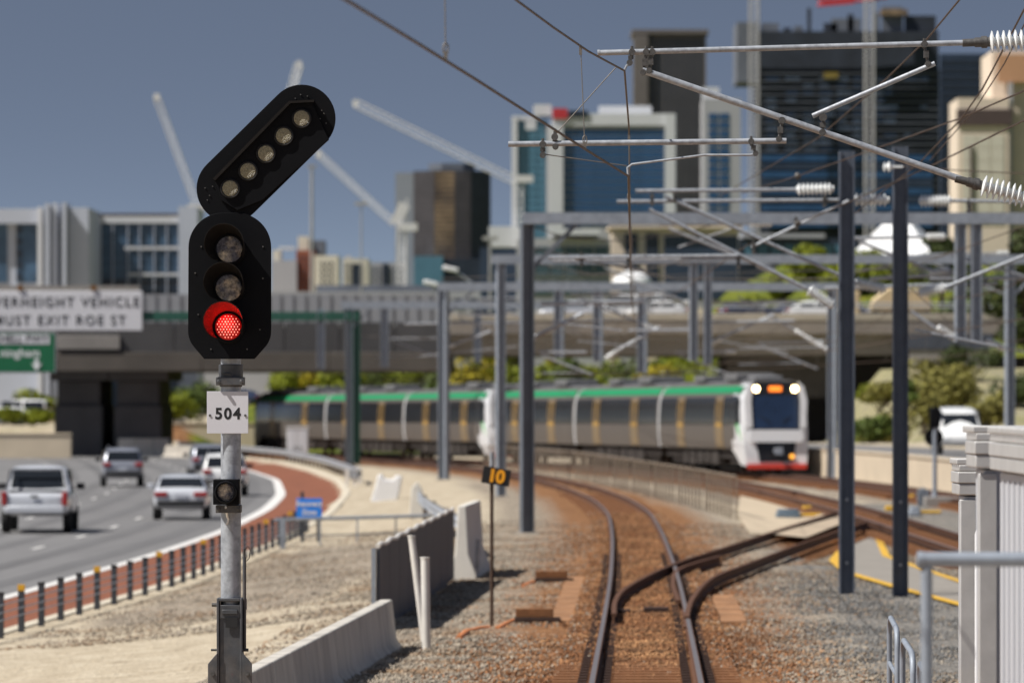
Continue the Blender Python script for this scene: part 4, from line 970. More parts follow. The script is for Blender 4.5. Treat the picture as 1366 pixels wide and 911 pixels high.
for lab, pl in [('fine far wire stretched level above the bridge cars, upper', [(588, 372, 242), (720, 366, 242), (880, 368, 242), (1100, 360, 242)]), ('fine far wire stretched level above the bridge cars, lower', [(588, 398, 242), (740, 406, 242), (900, 404, 242), (1104, 398, 242)]), ('fine far wire sagging from the first portal column to the hanging post pair', [(706, 330, 138), (900, 372, 138), (1100, 372, 138), (1281, 335, 138)]), ('fine far wire over the train roof from the speed board column rightward', [(668, 430, 195), (800, 452, 195), (1000, 452, 195), (1347, 425, 195)]), ('fine far wire dropping leftward across the bridge fascia', [(1110, 390, 242), (900, 440, 280), (700, 455, 314), (480, 448, 314)])]: single_wire(lab, pl, .016, 'wire_pale')
# ------------------------------------------------------------------ huts, railings on the right
def hut(label, x0, x1, Y0, Y1, ztop, seams, eave=.05):
    gz = -.35
    t = thing('equipment_hut', label, 'hut', (x0, Y0, gz))
    MB().bx((x0, Y0, gz), (x1, Y1, ztop - .22)).build('wall', M['hut'], t, bevel=.01)
    w_ = MB()
    for xx in np.arange(x0 + .14, x1, .14): w_.bx((xx, Y0 - .012, gz + .1), (xx + .02, Y0 - .002, ztop - .26))
    for yy in np.arange(Y0 + .3, Y1, .3): w_.bx((x0 - .012, yy, gz + .1), (x0 - .002, yy + .03, ztop - .26))
    w_.build('wall_rib', M['hut'], t)
    for a in ((x0 - .03, Y0 - .03),): MB().bx((a[0], a[1], gz), (a[0] + .10, a[1] + .10, ztop - .24)).build('corner_post', M['hut_cap'], t, bevel=.006)
    rf = MB()
    rf.bx((x0 - eave, Y0 - eave, ztop - .21), (x1 + eave, Y1 + eave, ztop - .14)); rf.bx((x0 - eave - .006, Y0 - eave - .006, ztop - .137), (x1 + eave, Y1 + eave, ztop - .065)); rf.bx((x0 - eave, Y0 - eave, ztop - .062), (x1 + eave, Y1 + eave, ztop - .02))
    rf.build('roof', M['hut_cap'], t, bevel=.006)
    rb = MB()
    for yy in np.arange(Y0 - eave, Y1 + eave, .16): rb.bx((x0 - eave - .015, yy, ztop - .0195), (x1 + eave, yy + .08, ztop + .018))
    rb.build('roof_sheeting', M['hut_cap'], t, bevel=.006)
    return t
hut('large grey ribbed steel hut cut by the right edge of the frame', 2.57, 6.2, 25.2, 30.0, 2.83, 5)
hut('narrow end of a grey steel hut between the large hut and the lowest hut', 2.585, 6.0, 31.2, 31.75, 2.825, 5, .05)
h3 = hut('lowest grey steel hut, with a white looped grab rail on its front', 2.86, 6.5, 36.0, 36.5, 2.595, 5, .04)
MB().path([(2.93, 35.8, -.1), (2.93, 35.8, 2.14), (2.945, 35.8, 2.20), (3.0, 35.8, 2.235), (3.4, 35.8, 2.235), (3.4, 35.99, 2.235)], .022, 10).build('grab_rail', M['white'], h3)
for z in (.6, 1.3, 2.0): MB().bx((2.92, 35.8, z), (2.97, 35.985, z + .03)).build('rail_bracket', M['black'], h3)

MB().bx((1.55, 12, -.4), (5.5, 26.5, 1.22)).build('platform_pavement', M['concrete'], kind='structure')
def handrail():
    Y = 23.0; z = P(0, 746, Y).z; x0 = P(1224, 0, Y).x
    t = thing('handrail', 'thick grey pipe handrail in the lower right corner before the huts', 'railing', (x0, Y, 1.22))
    MB().tube((x0, Y, z), (5.0, Y, z), .030, 16).lathe((x0 - .004, Y, z), (x0 + .03, Y, z), [(0, .02), (.004, .033), (.03, .033)], 16).build('top_rail', M['galv_dull'], t)
    for x in (P(1236, 0, Y).x, P(1236, 0, Y).x + 1.6): MB().tube((x, Y, 1.2), (x, Y, z - .02), .024, 14).build('post', M['galv_dull'], t)
    MB().tube((P(1236, 0, Y).x, Y, 1.65), (5.0, Y, 1.65), .022, 14).build('mid_rail', M['galv_dull'], t)
handrail()
def hoop_fence():
    t = thing('hoop_fence', 'three small bent steel hoops at the lower right, stepping down toward the handrail', 'fence', (2.9, 40, -.3))
    for Y, pxl, pxr, pyt in ((45, 1186.5, 1197, 823), (40.6, 1204, 1218, 853), (36.8, 1226, 1240, 884)):
        xl, xr = P(pxl, 0, Y).x, P(pxr, 0, Y - 2.2).x; zt = P(0, pyt, Y).z
        pts = [Vector((xl, Y, -.3)), Vector((xl, Y, zt - .14))] + [Vector((xl, Y - .14 * (1 - math.cos(a)), zt - .14 + .14 * math.sin(a))) for a in (.5, 1.0, 1.57)] + [Vector((xr, Y - 2.2 + .14 * (1 - math.cos(a)), zt - .14 + .14 * math.sin(a))) for a in (1.57, 1.0, .5)] + [Vector((xr, Y - 2.2, zt - .14)), Vector((xr, Y - 2.2, -.3))]
        h = MB().path(pts, .021, 10).build('hoop', M['galv_dull'], t)
        MB().tube((xl, Y, zt - .36), (xr, Y - 2.2, zt - .36), .017, 8).build('cross_bar', M['galv_dull'], t)
hoop_fence()

# ------------------------------------------------------------------ right side: small signal, wall, motor boxes
def rear_signal():
    g0 = G(1247, 676); Y = g0.y; gz = g0.z; x = g0.x; s = Y / F
    t = thing('railway_signal', 'small signal seen from behind, black head and round disc, beyond the middle track', 'signal', tuple(g0))
    MB().tube((x, Y, gz), (x, Y, P(0, 560, Y).z), .075, 12).build('mast', M['galv_dull'], t)
    MB().tube((x, Y, gz), (x, Y, gz + .5), .14, 12, r1=.08).build('mast_base', M['galv_dull'], t)
    MB().bx((x - .17, Y - .1, P(0, 571, Y).z), (x + .17, Y + .2, P(0, 543, Y).z)).build('lamp_head', M['signal_black'], t, bevel=.05)
    MB().disc((x - .03, Y + .02, P(0, 583, Y).z), (0, 1, 0), 12.5 * s, .12, 24).build('disc_head', M['signal_black'], t)
    MB().bx((x - 14 * s, Y - .3, gz - .2), (x + 32 * s, Y + .6, gz + .32)).build('plinth', M['conc_grey'], t, bevel=.03)
    q = thing('finned_box', 'dark upright finned box beside the base of the small rear facing signal', 'box', (x - 15 * s, Y + .8, gz))
    for k in range(5): MB().bx((x - (20 - 3.2 * k) * s, Y + .8, gz), (x - (18 - 3.2 * k) * s, Y + 1.2, P(0, 650 + abs(k - 2) * 2, Y).z)).build('fin', M['galv_dull'], q)
    MB().bx((x - 20 * s, Y + .95, gz), (x - 4 * s, Y + 1.05, P(0, 655, Y).z)).build('core', M['black_panel'], q)
rear_signal()
blu = mat('blue grey motor cover', (.12, .165, .21), .5, .1, .15, 5)
for lab, (a, b, yb, yt), mm in (('blue grey point motor box lying on the pale apron', (1036, 1068, 694, 679), blu), ('dark point motor box between the right dark column and the small signal base', (1213, 1228, 690, 676), M['galv_dull'])):
    g0 = G((a + b) / 2, yb); Y = g0.y; x0, x1 = P(a, 0, Y).x, P(b, 0, Y).x; h = (yb - yt) / F * Y
    t = thing('point_motor', lab, 'point motor', tuple(g0))
    MB().bx((x0, Y, g0.z), (x1, Y + .7, g0.z + h * .7)).build('case', mm, t, bevel=.04); MB().bx((x0 + .03, Y + .04, g0.z + h * .702), (x1 - .03, Y + .66, g0.z + h)).build('lid', mm, t, bevel=.04)
    MB().tube((x1, Y + .2, g0.z + .15), (x1 + .6, Y + .3, g0.z + .15), .05, 8).build('drive_rod', M['yellow'], t)
for lab, px, py in (('yellow painted clamp lock at the junction left of the left dark column', 1080, 684), ('yellow painted clamp lock right of the left dark column', 1190, 684), ('yellow clamp lock near the small signal base', 1222, 668)):
    g0 = G(px, py); t = thing('clamp_lock', lab, 'clamp lock', tuple(g0))
    MB().box(g0 + Vector((0, 0, .14)), (.42, .3, .16)).build('case', M['yellow'], t, bevel=.03); MB().box(g0 + Vector((.3, 0, .1)), (.3, .18, .12)).build('arm', M['rail_dark'], t)
def wall_():
    ys_ = list(np.arange(60, 306, 3.0)); t = thing('retaining_wall', 'long low sandstone coloured wall between the right hand track and the side road', 'wall', (float(WALL(200)), 200, -.4))
    pts = [Vector((float(WALL(y)) + .25, y, 0)) for y in ys_]
    MB().sweep([(-.15, -.9), (-.15, .72), (.15, .72), (.15, -.9)], pts).build('wall', M['sandwall'], t)
    MB().sweep([(-.2, .722), (-.2, .80), (.2, .80), (.2, .722)], pts).build('coping', M['sandwall'], t)
wall_()

# ------------------------------------------------------------------ the train
def arc_of(fn, y0, y1):
    ys_ = np.arange(y0, y1, .25); xs_ = fn(ys_); zs = rail_z(ys_); d = np.concatenate([[0], np.cumsum(np.hypot(np.diff(xs_), np.diff(ys_)))])
    return lambda s: Vector((float(np.interp(s, d, xs_)), float(np.interp(s, d, ys_)), float(np.interp(s, d, zs))))
TP = arc_of(Bc, 245, 430)
tm = {
 'steel': mat('train brushed steel side', (.140, .122, .106), .5, .3, .06, 1.0, stretch=(1, 1, .3)),
 'glass': mat('train window band', (.016, .017, .020), .2, 0, .2, .8, spec=.22),
 'green': mat('train green band', (.004, .22, .08), .5, 0, .05, 1),
 'roof': mat('train roof grey', (.13, .13, .135), .7, 0, .15, 1),
 'gold': mat('train door gold', (.44, .26, .06), .45, .1, .1, 2),
 'doorp': mat('train door panel', (.20, .18, .15), .45, .3, .08, 2),
 'under': mat('train underframe', (.035, .028, .024), .8, 0, .4, 2),
 'white': mat('train nose white', (.74, .74, .75), .35, 0, .03, 1, coat=.4),
 'mask': mat('train black mask', (.012, .012, .014), .3, 0, .1, 2),
 'screen': mat('train windscreen', (.012, .028, .07), .1, .0, .3, .5, spec=.8, coat=.5),
 'red': mat('train red skirt', (.62, .05, .03), .45, 0, .1, 2),
 'grn2': mat('train nose green', (.03, .36, .06), .45, 0, .05, 1),
 'gang': mat('train gangway pale', (.50, .50, .50), .6, 0, .05, 2)}
SIDE = [(1.38, 1.02), (1.45, 1.5), (1.46, 2.2), (1.42, 2.9), (1.34, 3.25), (1.18, 3.52), (.9, 3.70), (.45, 3.80), (0, 3.82)]
def half_at(z): return float(np.interp(z, [p[1] for p in SIDE], [p[0] for p in SIDE]))
def train():
    t = thing('passenger_train', 'green roofed silver and black train of six cars rounding the curve, lamps lit', 'train', tuple(TP(0)))
    full = SIDE + [(-a, b) for a, b in SIDE[-2::-1]]
    def frame(s0, s1):
        a, b = TP(s0), TP(s1); d = (b - a); L = d.length; d.normalize(); x = Vector((d.y, -d.x, 0)).normalized()   # x: train's left looking back = photo right
        up = Vector((0, 0, 1))
        return (lambda l, u, z: a + d * l + x * u + up * z), L
    def skin(fr, l0, l1, za, zb, out=.012, side=(-1, 1)):
        zs = [z for z in np.linspace(za, zb, 7)]; mb = MB()
        for sd in side:
            vs = []; 
            for l in (l0, l1):
                for z in zs: vs.append(fr(l, sd * (half_at(z) + out), z))
                for z in zs[::-1]: vs.append(fr(l, sd * (half_at(z) - .03), z))
            n = 14; fs = [(i, (i + 1) % n, (i + 1) % n + n, i + n) for i in range(n)] + [tuple(range(n)), tuple(range(2*n-1, n-1, -1))]
            mb.add(vs, fs)
        return mb
    def carriage(s0, s1, nose=None):
        fr, L = frame(s0, s1); a0, a1 = .35, L - .35
        n0 = 3.0 if nose == 'front' else a0; n1 = L - 3.0 if nose == 'back' else a1
        mb = MB(); vs = []; k = len(full)
        for l in (n0, n1): vs += [fr(l, u, z) for u, z in full]
        mb.add(vs, [(i, i + 1, i + 1 + k, i + k) for i in range(k - 1)] + [(k-1, 0, k, 2*k-1), tuple(range(k)), tuple(range(2*k-1, k-1, -1))])
        c = mb.build('carriage', tm['steel'], t)
        for sd in (-1, 1): skin(fr, n0 + .02, n1 - .02, 3.30, 3.60, .015, (sd,)).build('green_band', tm['green'], c)
        mb = MB(); pr = [(u * .985, z + .02) for u, z in full if z > 3.58]; kk = len(pr); vs = []
        for l in (n0 + .02, n1 - .02): vs += [fr(l, u, z) for u, z in pr]
        mb.add(vs, [(i, i + 1, i + 1 + kk, i + kk) for i in range(kk - 1)] + [tuple(range(kk)), tuple(range(2*kk-1, kk-1, -1))]); mb.build('roof', tm['roof'], c)
        doors = [L * .27, L * .72]; edges = [n0 + .1] + [v for d in doors for v in (d - .78, d + .78)] + [n1 - .1]
        for i in range(0, len(edges), 2):
            
            for sd in (-1, 1): skin(fr, edges[i], edges[i + 1], 2.0, 3.15, .014, (sd,)).build('window', tm['glass'], c)
        for d in doors:
            for sd in (-1, 1):
                skin(fr, d - .70, d + .70, 1.06, 3.15, .020, (sd,)).build('door', tm['doorp'], c)
                fm = skin(fr, d - .78, d - .66, 1.04, 3.18, .03, (sd,)); g2 = skin(fr, d + .66, d + .78, 1.04, 3.18, .03, (sd,)); fm.add(g2.v, g2.f); g3 = skin(fr, d - .10, d + .10, 1.08, 3.12, .03, (sd,)); fm.add(g3.v, g3.f)
                g4 = skin(fr, d - .66, d + .66, 1.9, 2.08, .028, (sd,)); fm.add(g4.v, g4.f)
                fm.build('door_frame', tm['gold'], c)
                for q in (-1, 1): skin(fr, d + q * .38 - .22, d + q * .38 + .22, 2.12, 3.0, .026, (sd,)).build('door_window', tm['glass'], c)
        u_ = MB(); u_.bar(fr(n0 + .3, 0, .82), fr(n1 - .3, 0, .82), 2.3, .38)
        rr = random.Random(int(s0)); l = n0 + 4.2
        while l < n1 - 5.0:
            w_ = rr.uniform(.8, 2.0); u_.bar(fr(l, 0, .62), fr(l + w_, 0, .62), 2.5, rr.uniform(.4, .62)); l += w_ + rr.uniform(.2, .7)
        u_.build('underframe', tm['under'], c)
        for l in (3.2 if nose != 'front' else 3.9, L - 3.2):
            g_ = MB(); g_.bar(fr(l - 1.5, -.95, .55), fr(l + 1.5, -.95, .55), .16, .30); g_.bar(fr(l - 1.5, .95, .55), fr(l + 1.5, .95, .55), .16, .30); g_.bar(fr(l - .2, 0, .55), fr(l + .2, 0, .55), 1.8, .3)
            for q in (-1.1, 1.1):
                for sd in (-1, 1): g_.tube(fr(l + q, sd * .50, .43), fr(l + q, sd * .63, .43), .42, 20)
            g_.build('bogie', tm['under'], c)
        for l, w_, h in ((L * .3, 3.0, .34), (L * .66, 2.4, .28)):
            MB().bar(fr(l - w_ / 2, 0, 3.80 + h / 2), fr(l + w_ / 2, 0, 3.80 + h / 2), 1.7, h).build('roof_unit', tm['roof'], c, bevel=.06)
        if nose: cab(fr if nose == 'front' else frame(s1, s0)[0], nose == 'back')
    def gang(s0, s1):
        fr, L = frame(s0, s1); vs = []; pr = [(u * .97, z - .03 if z > 2 else z) for u, z in full]; k = len(pr)
        for l in (-.42, L + .42): vs += [fr(l, u, z) for u, z in pr]
        MB().add(vs, [(i, i + 1, i + 1 + k, i + k) for i in range(k - 1)] + [(k-1, 0, k, 2*k-1), tuple(range(k)), tuple(range(2*k-1, k-1, -1))]).build('gangway', tm['gang'], t)
    def cab(fr, grey=False):
        """cab end: l = 0 is the tip, l = 3 the joint with the body"""
        st = []
        # stations: (l, width scale, top z, bottom z)
        for l, ws, zt, zb in ((3.02, 1.0, 3.82, .95), (2.2, 1.0, 3.80, .75), (1.3, .985, 3.74, .40), (.75, .97, 3.74, .34), (.45, .95, 3.72, .34)):
            ring = []
            for u, z in SIDE + [(-a, b) for a, b in SIDE[-2::-1]]:
                zz = zb + (z - 1.02) / (3.82 - 1.02) * (zt - zb)
                lean = 0 if l > 1.2 else -(.42 * max(0, 1 - (zz - .4) / 3.2)) * (1.3 - l) / .9
                ring.append(fr(l + lean, u * ws, zz))
            st.append(ring)
        k = len(st[0]); mb = MB(); vs = [p for r_ in st for p in r_]
        fs = [(i + j * k, i + 1 + j * k, i + 1 + (j+1) * k, i + (j+1) * k) for j in range(len(st) - 1) for i in range(k - 1)] + [(k - 1 + j*k, j*k, (j+1)*k, k - 1 + (j+1)*k) for j in range(len(st) - 1)]
        fs.append(tuple(range((len(st)-1)*k, len(st)*k)))
        mb.add(vs, fs); c = mb.build('cab', tm['steel'] if grey else tm['white'], t)
        fl = lambda z: .45 - .42 * max(0, 1 - (z - .4) / 3.2) * (1.3 - .45) / .9    # face position along l at height z
        def plate(poly, out0, thick, name, m, par=c):
            return MB().prism(poly, thick, lambda u, z, w_: fr(fl(z) - out0 - w_, u, z)).build(name, m, par)
        plate([(-1.03, 1.80), (1.03, 1.80), (1.07, 3.0), (1.0, 3.56), (.86, 3.74), (-.86, 3.74), (-1.0, 3.56), (-1.07, 3.0)], .0, .04, 'mask', tm['mask'])
        plate([(-.96, 1.86), (.96, 1.86), (.985, 3.0), (.93, 3.20), (-.93, 3.20), (-.985, 3.0)], .042, .03, 'windscreen', tm['screen'])
        plate([(-.75, .50), (.75, .50), (.88, 1.34), (-.88, 1.34)], .0, .03, 'coupler_recess', tm['mask'])
        plate([(-1.10, 1.30), (1.10, 1.30), (1.2, 1.5), (1.14, 1.80), (-1.14, 1.80), (-1.2, 1.5)], .0, .16, 'bumper', tm['steel'] if grey else tm['white'])
        MB().bar(fr(.42, 0, 3.775), fr(3.0, 0, 3.815), 1.72, .06).build('cab_roof', tm['roof'], c)
        # white brow pillars either side of the mask
        for sd in (-1, 1):
            plate([(sd * 1.04, 1.9), (sd * 1.30, 1.9), (sd * 1.37, 3.0), (sd * 1.24, 3.56), (sd * 1.0, 3.76), (sd * .99, 3.58), (sd * 1.08, 3.0)][::sd], .0, .13, 'brow_pillar', tm['steel'] if grey else tm['white'])
            p = fr(fl(3.46) - .06, sd * .84, 3.46)
            d = (fr(0, 0, 0) - fr(1, 0, 0)).normalized()
            MB().disc(p, d, .125, .05, 20).build('headlight', M['headlamp'] if fr(0, 0, 0).y < 300 and d.y < 0 and fr(0,0,0).y < 250 else tm['mask'], c)
            skinp = [(sd * half_at(1.4), 0)]
            zz = [2.05, 2.05, 3.05, 3.05]; ll = [1.05, 2.25, 2.15, 1.35]
            MB().add([fr(l, sd * (half_at(z) * .992 + .012), z) for l, z in zip(ll, zz)] + [fr(l, sd * (half_at(z) * .992 - .03), z) for l, z in zip(ll, zz)], [(0, 1, 2, 3), (7, 6, 5, 4), (0, 4, 5, 1), (1, 5, 6, 2), (2, 6, 7, 3), (3, 7, 4, 0)]).build('side_window', tm['glass'], c)
            zz = [1.15, 1.25, 2.1, 2.05]; ll = [.50, 1.0, 2.0, 1.45]
            MB().add([fr(l, sd * (half_at(z) * .99 + .02), z) for l, z in zip(ll, zz)] + [fr(l, sd * (half_at(z) * .99 - .03), z) for l, z in zip(ll, zz)], [(0, 1, 2, 3), (7, 6, 5, 4), (0, 4, 5, 1), (1, 5, 6, 2), (2, 6, 7, 3), (3, 7, 4, 0)]).build('green_flash', tm['grn2'], c)
        for sd in (-1, 1):
            skin(fr, 2.05, 2.98, 1.05, 1.98, .016, (sd,)).build('side_panel', tm['steel'], c); skin(fr, 1.75, 2.98, 2.0, 3.2, .016, (sd,)).build('side_panel', tm['glass'], c); skin(fr, 1.6, 2.98, 3.30, 3.58, .016, (sd,)).build('green_band', tm['green'], c)
        if fr(0, 0, 0).y < 250:
            plate([(-.28, 3.36), (.28, 3.36), (.28, 3.57), (-.28, 3.57)], .042, .02, 'destination_display', M['dest'])
            MB().disc(fr(fl(.7) - .03, .68, .72), (fr(0, 0, 0) - fr(1, 0, 0)), .10, .05, 14).build('marker_lamp', M['marker'], c)
        MB().tube(fr(.5, 0, .95), fr(-.45, 0, .95), .13, 12).box(fr(-.45, 0, .95), (.34, .3, .3)).build('coupler', M['galv_dull'], c)
        plate([(-1.28, .22), (1.28, .22), (1.30, .42), (-1.30, .42)], .02, .10, 'skirt', tm['red'])
        for sd in (-1, 1): MB().bar(fr(.25, sd * .8, 2.4), fr(.15, sd * .25, 2.12), .03, .03).build('wiper', tm['mask'], c)
        MB().bar(fr(1.9, 0, 3.86), fr(3.4, 0, 3.92), 1.3, .26).build('roof_unit', tm['roof'], c, bevel=.06)
    for s in range(2):
        Lc = (22.0, 25.2)[s]; o = s * (3 * 22.0 + 1.6)
        carriage(o, o + Lc, 'front'); carriage(o + Lc, o + 2 * Lc); carriage(o + 2 * Lc, o + 3 * Lc, 'back')
        gang(o + Lc, o + Lc + .01); gang(o + 2 * Lc, o + 2 * Lc + .01)
    t.scale = (1, 1, 1.06)
train()

# ------------------------------------------------------------------ cars
def car_proto(name, label, kind, paint, group='cars on the freeway'):
    """local frame: rear bumper at y = 0, front at y = L, so the tail faces the camera"""
    t = thing(name, label, 'car', (0, 0, 0), group)
    if kind == 'ute':   L, W, H, zb, belt = 5.2, 1.86, 1.80, .42, 1.08; st = [(0, .55, .92, 0), (.04, .50, 1.06, 0), (.5, .45, 1.10, 0), (1.45, .42, 1.10, 0), (1.55, .42, 1.10, 1.0), (1.95, .42, 1.10, 1.66), (2.3, .42, 1.10, 1.78), (3.2, .42, 1.08, 1.76), (3.9, .42, 1.05, 1.25), (4.15, .42, 1.04, 0), (5.0, .42, .95, 0), (5.18, .5, .75, 0)]
    elif kind == 'suv': L, W, H, zb, belt = 4.6, 1.86, 1.72, .40, 1.05; st = [(0, .5, .85, 0), (.05, .42, 1.02, 0), (.12, .40, 1.06, 1.1), (.35, .38, 1.06, 1.58), (.7, .36, 1.05, 1.68), (2.2, .36, 1.03, 1.70), (2.8, .36, 1.0, 1.60), (3.45, .36, .98, 1.05), (3.6, .36, .97, 0), (4.4, .38, .88, 0), (4.58, .5, .7, 0)]
    elif kind == 'van': L, W, H, zb, belt = 5.0, 1.90, 2.0, .38, 1.1; st = [(0, .5, 1.0, 0), (.03, .42, 1.1, 1.2), (.1, .38, 1.1, 1.9), (.6, .36, 1.1, 2.0), (3.2, .36, 1.1, 1.98), (3.7, .36, 1.08, 1.75), (4.3, .36, 1.04, 1.08), (4.45, .36, 1.0, 0), (4.85, .4, .85, 0), (5.0, .5, .7, 0)]
    else:               L, W, H, zb, belt = 4.3, 1.80, 1.46, .32, .92; st = [(0, .45, .75, 0), (.05, .36, .92, 0), (.25, .33, .96, 1.0), (.7, .31, .95, 1.34), (1.2, .30, .93, 1.43), (2.1, .30, .91, 1.45), (2.6, .30, .89, 1.36), (3.25, .30, .87, .92), (3.4, .30, .86, 0), (4.1, .34, .76, 0), (4.28, .45, .6, 0)]
    w = W / 2; rings = []
    for y, z0, bl, rf in st:
        e = 1 - .10 * max(0, 1 - y / .3) - .12 * max(0, 1 - (L - y) / .5)
        roof = rf if rf else bl + .02
        wr = (w * .80 if rf and rf > bl + .3 else w * (.80 + .12 * (1 - max(0, (roof - bl)) / .35))) * e
        half = [(0, z0), (w * .86 * e, z0), (w * .97 * e, z0 + .1), (w * e, z0 + .35 * (bl - z0) + .1), (w * .985 * e, bl - .08), (w * .94 * e, bl), (wr, max(bl + .01, roof - .06)), (wr * .86, max(bl + .015, roof - .01)), (0, roof + .015)]
        rings.append([(u, y, z) for u, z in half] + [(-u, y, z) for u, z in half[-2:0:-1]])
    k = len(rings[0]); vs = [p for r_ in rings for p in r_]
    fs = [(i + j*k, (i+1) % k + j*k, (i+1) % k + (j+1)*k, i + (j+1)*k) for j in range(len(rings) - 1) for i in range(k)] + [tuple(range(k)), tuple(range(len(rings)*k - 1, (len(rings)-1)*k - 1, -1))]
    body = MB().add(vs, fs).build('body', paint, t)
    sub = body.modifiers.new('soft', 'SUBSURF'); sub.levels = 1; sub.render_levels = 1
    # rear window, windscreen, side windows
    cab = [s for s in st if s[3] and s[3] > s[2] + .3]; r0, r1 = cab[0], cab[-1]
    iy = st.index(r0); pre = st[iy - 1] if kind != 'hatch' else st[iy - 1]; nx_ = st[st.index(r1) + 1]
    wt = w * .80
    p_, q_ = Vector((0, pre[0], max(pre[3], pre[2] + .02))), Vector((0, r0[0], r0[3])); d_ = (q_ - p_).normalized(); n_ = Vector((0, -d_.z, d_.y)); L_ = (q_ - p_).length
    lo, hi = p_ + d_ * .10 * L_, p_ + d_ * .90 * L_
    ro = [(-w * .78, lo), (w * .78, lo), (wt * .88, hi), (-wt * .88, hi)]
    MB().add([Vector((u, 0, 0)) + v + n_ * .035 for u, v in ro] + [Vector((u, 0, 0)) + v - n_ * .06 for u, v in ro], [(0, 1, 2, 3), (7, 6, 5, 4), (0, 1, 5, 4), (2, 3, 7, 6), (1, 2, 6, 5), (0, 3, 7, 4)]).build('rear_window', M['glass_dark'], t)
    MB().add([(-w * .78, nx_[0] + .0, nx_[2] + .05), (w * .78, nx_[0], nx_[2] + .05), (wt * .86, r1[0] + .05, r1[3] - .06), (-wt * .86, r1[0] + .05, r1[3] - .06), (-w * .78, nx_[0] - .1, nx_[2] + .02), (w * .78, nx_[0] - .1, nx_[2] + .02), (wt * .86, r1[0] - .05, r1[3] - .1), (-wt * .86, r1[0] - .05, r1[3] - .1)], [(0, 1, 2, 3), (4, 5, 6, 7), (0, 1, 5, 4), (2, 3, 7, 6), (1, 2, 6, 5), (0, 3, 7, 4)]).build('windscreen', M['glass_dark'], t)
    for sd in (-1, 1):
        y0, y1 = r0[0] + .12, r1[0] + .15; m_ = (y0 + y1) / 2
        for a, b in ((y0, m_ - .06), (m_ + .06, y1)):
            zt = H - .16; q = [(sd * w * .955, a, belt + .03), (sd * w * .955, b + (.25 if b == y1 else 0), belt + .0), (sd * w * .845, b, zt), (sd * w * .845, a + .08, zt)]
            MB().add(q + [(u - sd * .06, y, z) for u, y, z in q], [(0, 1, 2, 3), (7, 6, 5, 4), (0, 4, 5, 1), (1, 5, 6, 2), (2, 6, 7, 3), (3, 7, 4, 0)]).build('side_window', M['glass_dark'], t)
        mz = belt + .12
        MB().box((sd * (w + .12), r1[0] + .05, mz), (.22, .12, .17)).build('mirror', M['black_plastic'] if kind != 'hatch' else paint, t, bevel=.03)
        lz = {'ute': .92, 'suv': .98, 'van': 1.0}.get(kind, .82)
        lw, lh = {'ute': (.14, .36), 'suv': (.34, .17), 'van': (.14, .5)}.get(kind, (.42, .15))
        MB().box((sd * (w * .90 - lw / 2 + .03), .035, lz), (lw, .14, lh)).build('tail_light', M['red_lamp'], t, bevel=.02)
        MB().box((sd * (w * .72), L - .08, .66), (.36, .14, .16)).build('headlight', M['porcelain'], t, bevel=.02)
        for yw in (.85 if kind != 'ute' else 1.15, L - .9):
            r_ = .38 if kind == 'ute' else .345 if kind in ('suv', 'van') else .315
            wh = MB().lathe((sd * (w - .23), yw, r_), (sd * (w - .005), yw, r_), [(0, r_ * .7), (.0, r_ * .95), (.03, r_), (.19, r_), (.222, r_ * .95), (.224, r_ * .68), (.18, r_ * .64)], 22).build('wheel', M['tyre'], t)
            MB().lathe((sd * (w - .06), yw, r_), (sd * (w - .02), yw, r_), [(0, r_ * .62), (.02, r_ * .62), (.03, r_ * .15)], 16).build('rim', M['rim'], wh)
    MB().box((0, .03, st[0][1] + .08), (W * .84, .16, .20)).build('bumper', M['black_plastic'] if kind != 'ute' else M['silver'], t, bevel=.04)
    MB().box((0, -.02, .78 if kind != 'ute' else .60), (.38, .02, .12)).build('licence_plate', M['plate_blue'], t)
    if kind == 'ute':
        MB().tube((-.66, 1.65, 1.66), (.66, 1.65, 1.66), .035, 8).tube((-.80, .9, 1.08), (-.66, 1.65, 1.66), .035, 8).tube((.80, .9, 1.08), (.66, 1.65, 1.66), .035, 8).build('sports_bar', M['rim'], t)
        MB().box((0, -.03, .98), (.20, .02, .06)).build('tailgate_handle', M['black_plastic'], t)
        MB().bx((-.70, .15, 1.105), (.70, 1.40, 1.12)).build('tray_cover', M['black_plastic'], t)
    if kind == 'suv':
        for sd in (-1, 1): MB().path([(sd * .62, .7, 1.70), (sd * .62, .85, 1.77), (sd * .62, 2.4, 1.77), (sd * .62, 2.6, 1.70)], .02, 6).build('roof_rail', M['rim'], t)
    return t
def put(t, x, Y, z, heading=0.0, label=None):
    """heading: degrees to the left of straight away"""
    t.location = (x, Y, z); t.rotation_euler = (0, 0, R(heading))
    if label: t['label'] = label
    return t
RZ = -0.894
ute = car_proto('pickup_truck', 'silver pickup with black wheels and red upright tail lamps, nearest vehicle at left', 'ute', M['silver']); ute['category'] = 'pickup truck'
put(ute, P(46, 0, 163).x, 163, RZ, 1.5); ute.scale = (1.09, 1.09, 1.09)
suv = car_proto('suv_car', 'grey silver off-roader with roof rails, alone in the lane ahead of the pickup', 'suv', M['grey_car']); put(suv, P(164, 0, 248).x, 248, RZ, 5)
hat = car_proto('hatchback_car', 'silver hatchback between the pickup and the signal post', 'hatch', M['silver']); put(hat, P(241, 0, 181).x, 181, RZ, 2)
h2 = copy_tree(suv); h2.name = 'suv_car'
wh_ = car_proto('hatchback_car', 'white hatchback on the bridge left of the left dark column', 'hatch', M['white_car'], 'cars beyond the railway'); pass
put(h2, P(281, 0, 268).x, 268, RZ, 6, 'grey off-roader peeking out left of the post, farthest ahead on the freeway')
h3_ = copy_tree(suv); h3_.name = 'suv_car'; put(h3_, P(300, 0, 224).x, 224, RZ, 4, 'white off-roader half hidden behind the signal post')
